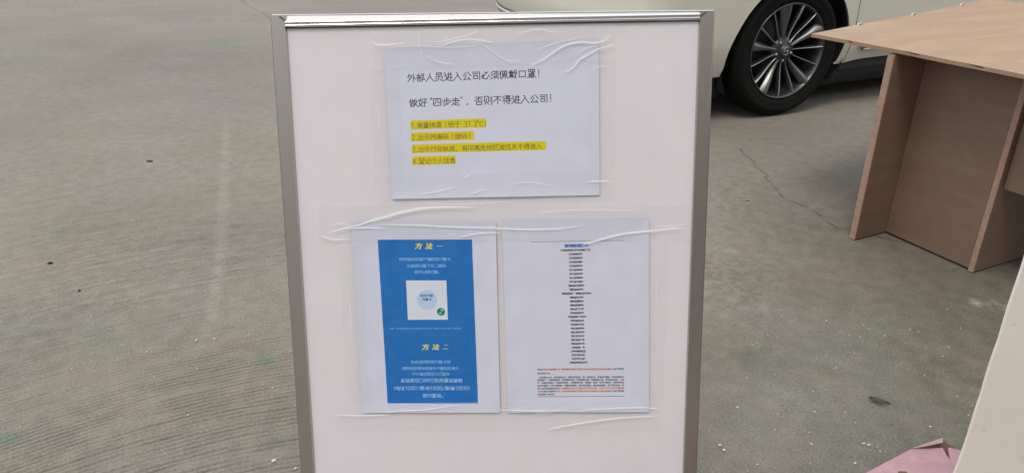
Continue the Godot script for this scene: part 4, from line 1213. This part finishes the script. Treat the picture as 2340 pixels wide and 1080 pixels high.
# ---------------------------------------------------------------- the building behind the photographer
func build_behind() -> void:
	var o := thing("workshop_building", "plain rendered workshop building behind the photographer with a flat slab added to darken the ground at right", "building", Transform3D(Basis(), Vector3(2.0, 0, 5.6)))
	var render := mat(lin(0.58, 0.56, 0.53), 0.85)
	var dark := mat(lin(0.03, 0.035, 0.04), 0.15)
	var frame := mat(lin(0.2, 0.2, 0.2), 0.5)
	obj("wall", box(Vector3(11.0, 5.6, 0.3), 0.01), render, o, Vector3(0, 2.8, 0.15))
	obj("roof_slab", box(Vector3(11.4, 0.3, 6.0), 0.01), render, o, Vector3(0, 5.75, 2.9))
	obj("added_canopy", box(Vector3(4.5, 0.22, 4.9), 0.01), render, o, Vector3(2.35, 3.3, -2.45))  # unseen slab, added to darken the ground on the right
	for x in [-3.6, 3.2]:
		var f := obj("window", box(Vector3(1.6, 1.3, 0.06), 0.005), frame, o, Vector3(x, 1.7, -0.02))
		obj("pane", box(Vector3(1.45, 1.15, 0.02), 0.0), dark, f, Vector3(0, 0, -0.03))
	obj("door", box(Vector3(2.2, 2.5, 0.08), 0.005), frame, o, Vector3(0.3, 1.25, -0.03))

func _ready() -> void:
	# camera
	var cam := Camera3D.new()
	cam.name = "camera"
	cam.fov = rad_to_deg(2.0 * atan(540.0 / 1690.0))
	cam.near = 0.05
	cam.far = 1000.0
	cam.position = Vector3(0, 1.05, 0)
	cam.rotation_degrees = Vector3(-25, 0, 0)
	add_child(cam)
	cam.current = true
	# overcast sky
	var env := Environment.new()
	var sky := Sky.new()
	var sm := ProceduralSkyMaterial.new()
	sm.sky_top_color = Color(0.90, 0.915, 0.94)
	sm.sky_horizon_color = Color(0.60, 0.605, 0.61)
	sm.sky_curve = 0.25
	sm.ground_horizon_color = Color(0.5, 0.49, 0.47)
	sm.ground_bottom_color = Color(0.35, 0.34, 0.32)
	sm.sky_energy_multiplier = 1.0
	sky.sky_material = sm
	env.background_mode = Environment.BG_SKY
	env.sky = sky
	env.background_energy_multiplier = 1.0
	env.tonemap_mode = Environment.TONE_MAPPER_LINEAR
	env.tonemap_exposure = 1.87
	env.sdfgi_enabled = true
	env.ssao_enabled = true
	env.ssil_enabled = true
	var we := WorldEnvironment.new()
	we.name = "world_environment"
	we.environment = env
	add_child(we)
	var sun := DirectionalLight3D.new()
	sun.name = "veiled_sun"
	sun.light_color = Color(1.0, 0.97, 0.92)
	sun.light_energy = 0.3
	sun.light_angular_distance = 20.0
	sun.shadow_enabled = true
	sun.rotation_degrees = Vector3(-62, -25, 0)
	add_child(sun)

	# ground
	var gm := StandardMaterial3D.new()
	gm.albedo_texture = tex(ground_texture())
	gm.vertex_color_use_as_albedo = true
	gm.roughness = 0.85
	gm.metallic_specular = 0.3
	gm.detail_enabled = true
	gm.detail_blend_mode = BaseMaterial3D.BLEND_MODE_MUL
	gm.detail_albedo = tex(grain_texture())
	gm.detail_uv_layer = BaseMaterial3D.DETAIL_UV_2
	structure(obj("ground", ground_mesh(), gm))
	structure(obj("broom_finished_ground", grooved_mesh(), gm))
	build_behind()
	build_car()
	build_stand()
	build_board()
	build_pale_board()
	build_carton()
	build_litter()
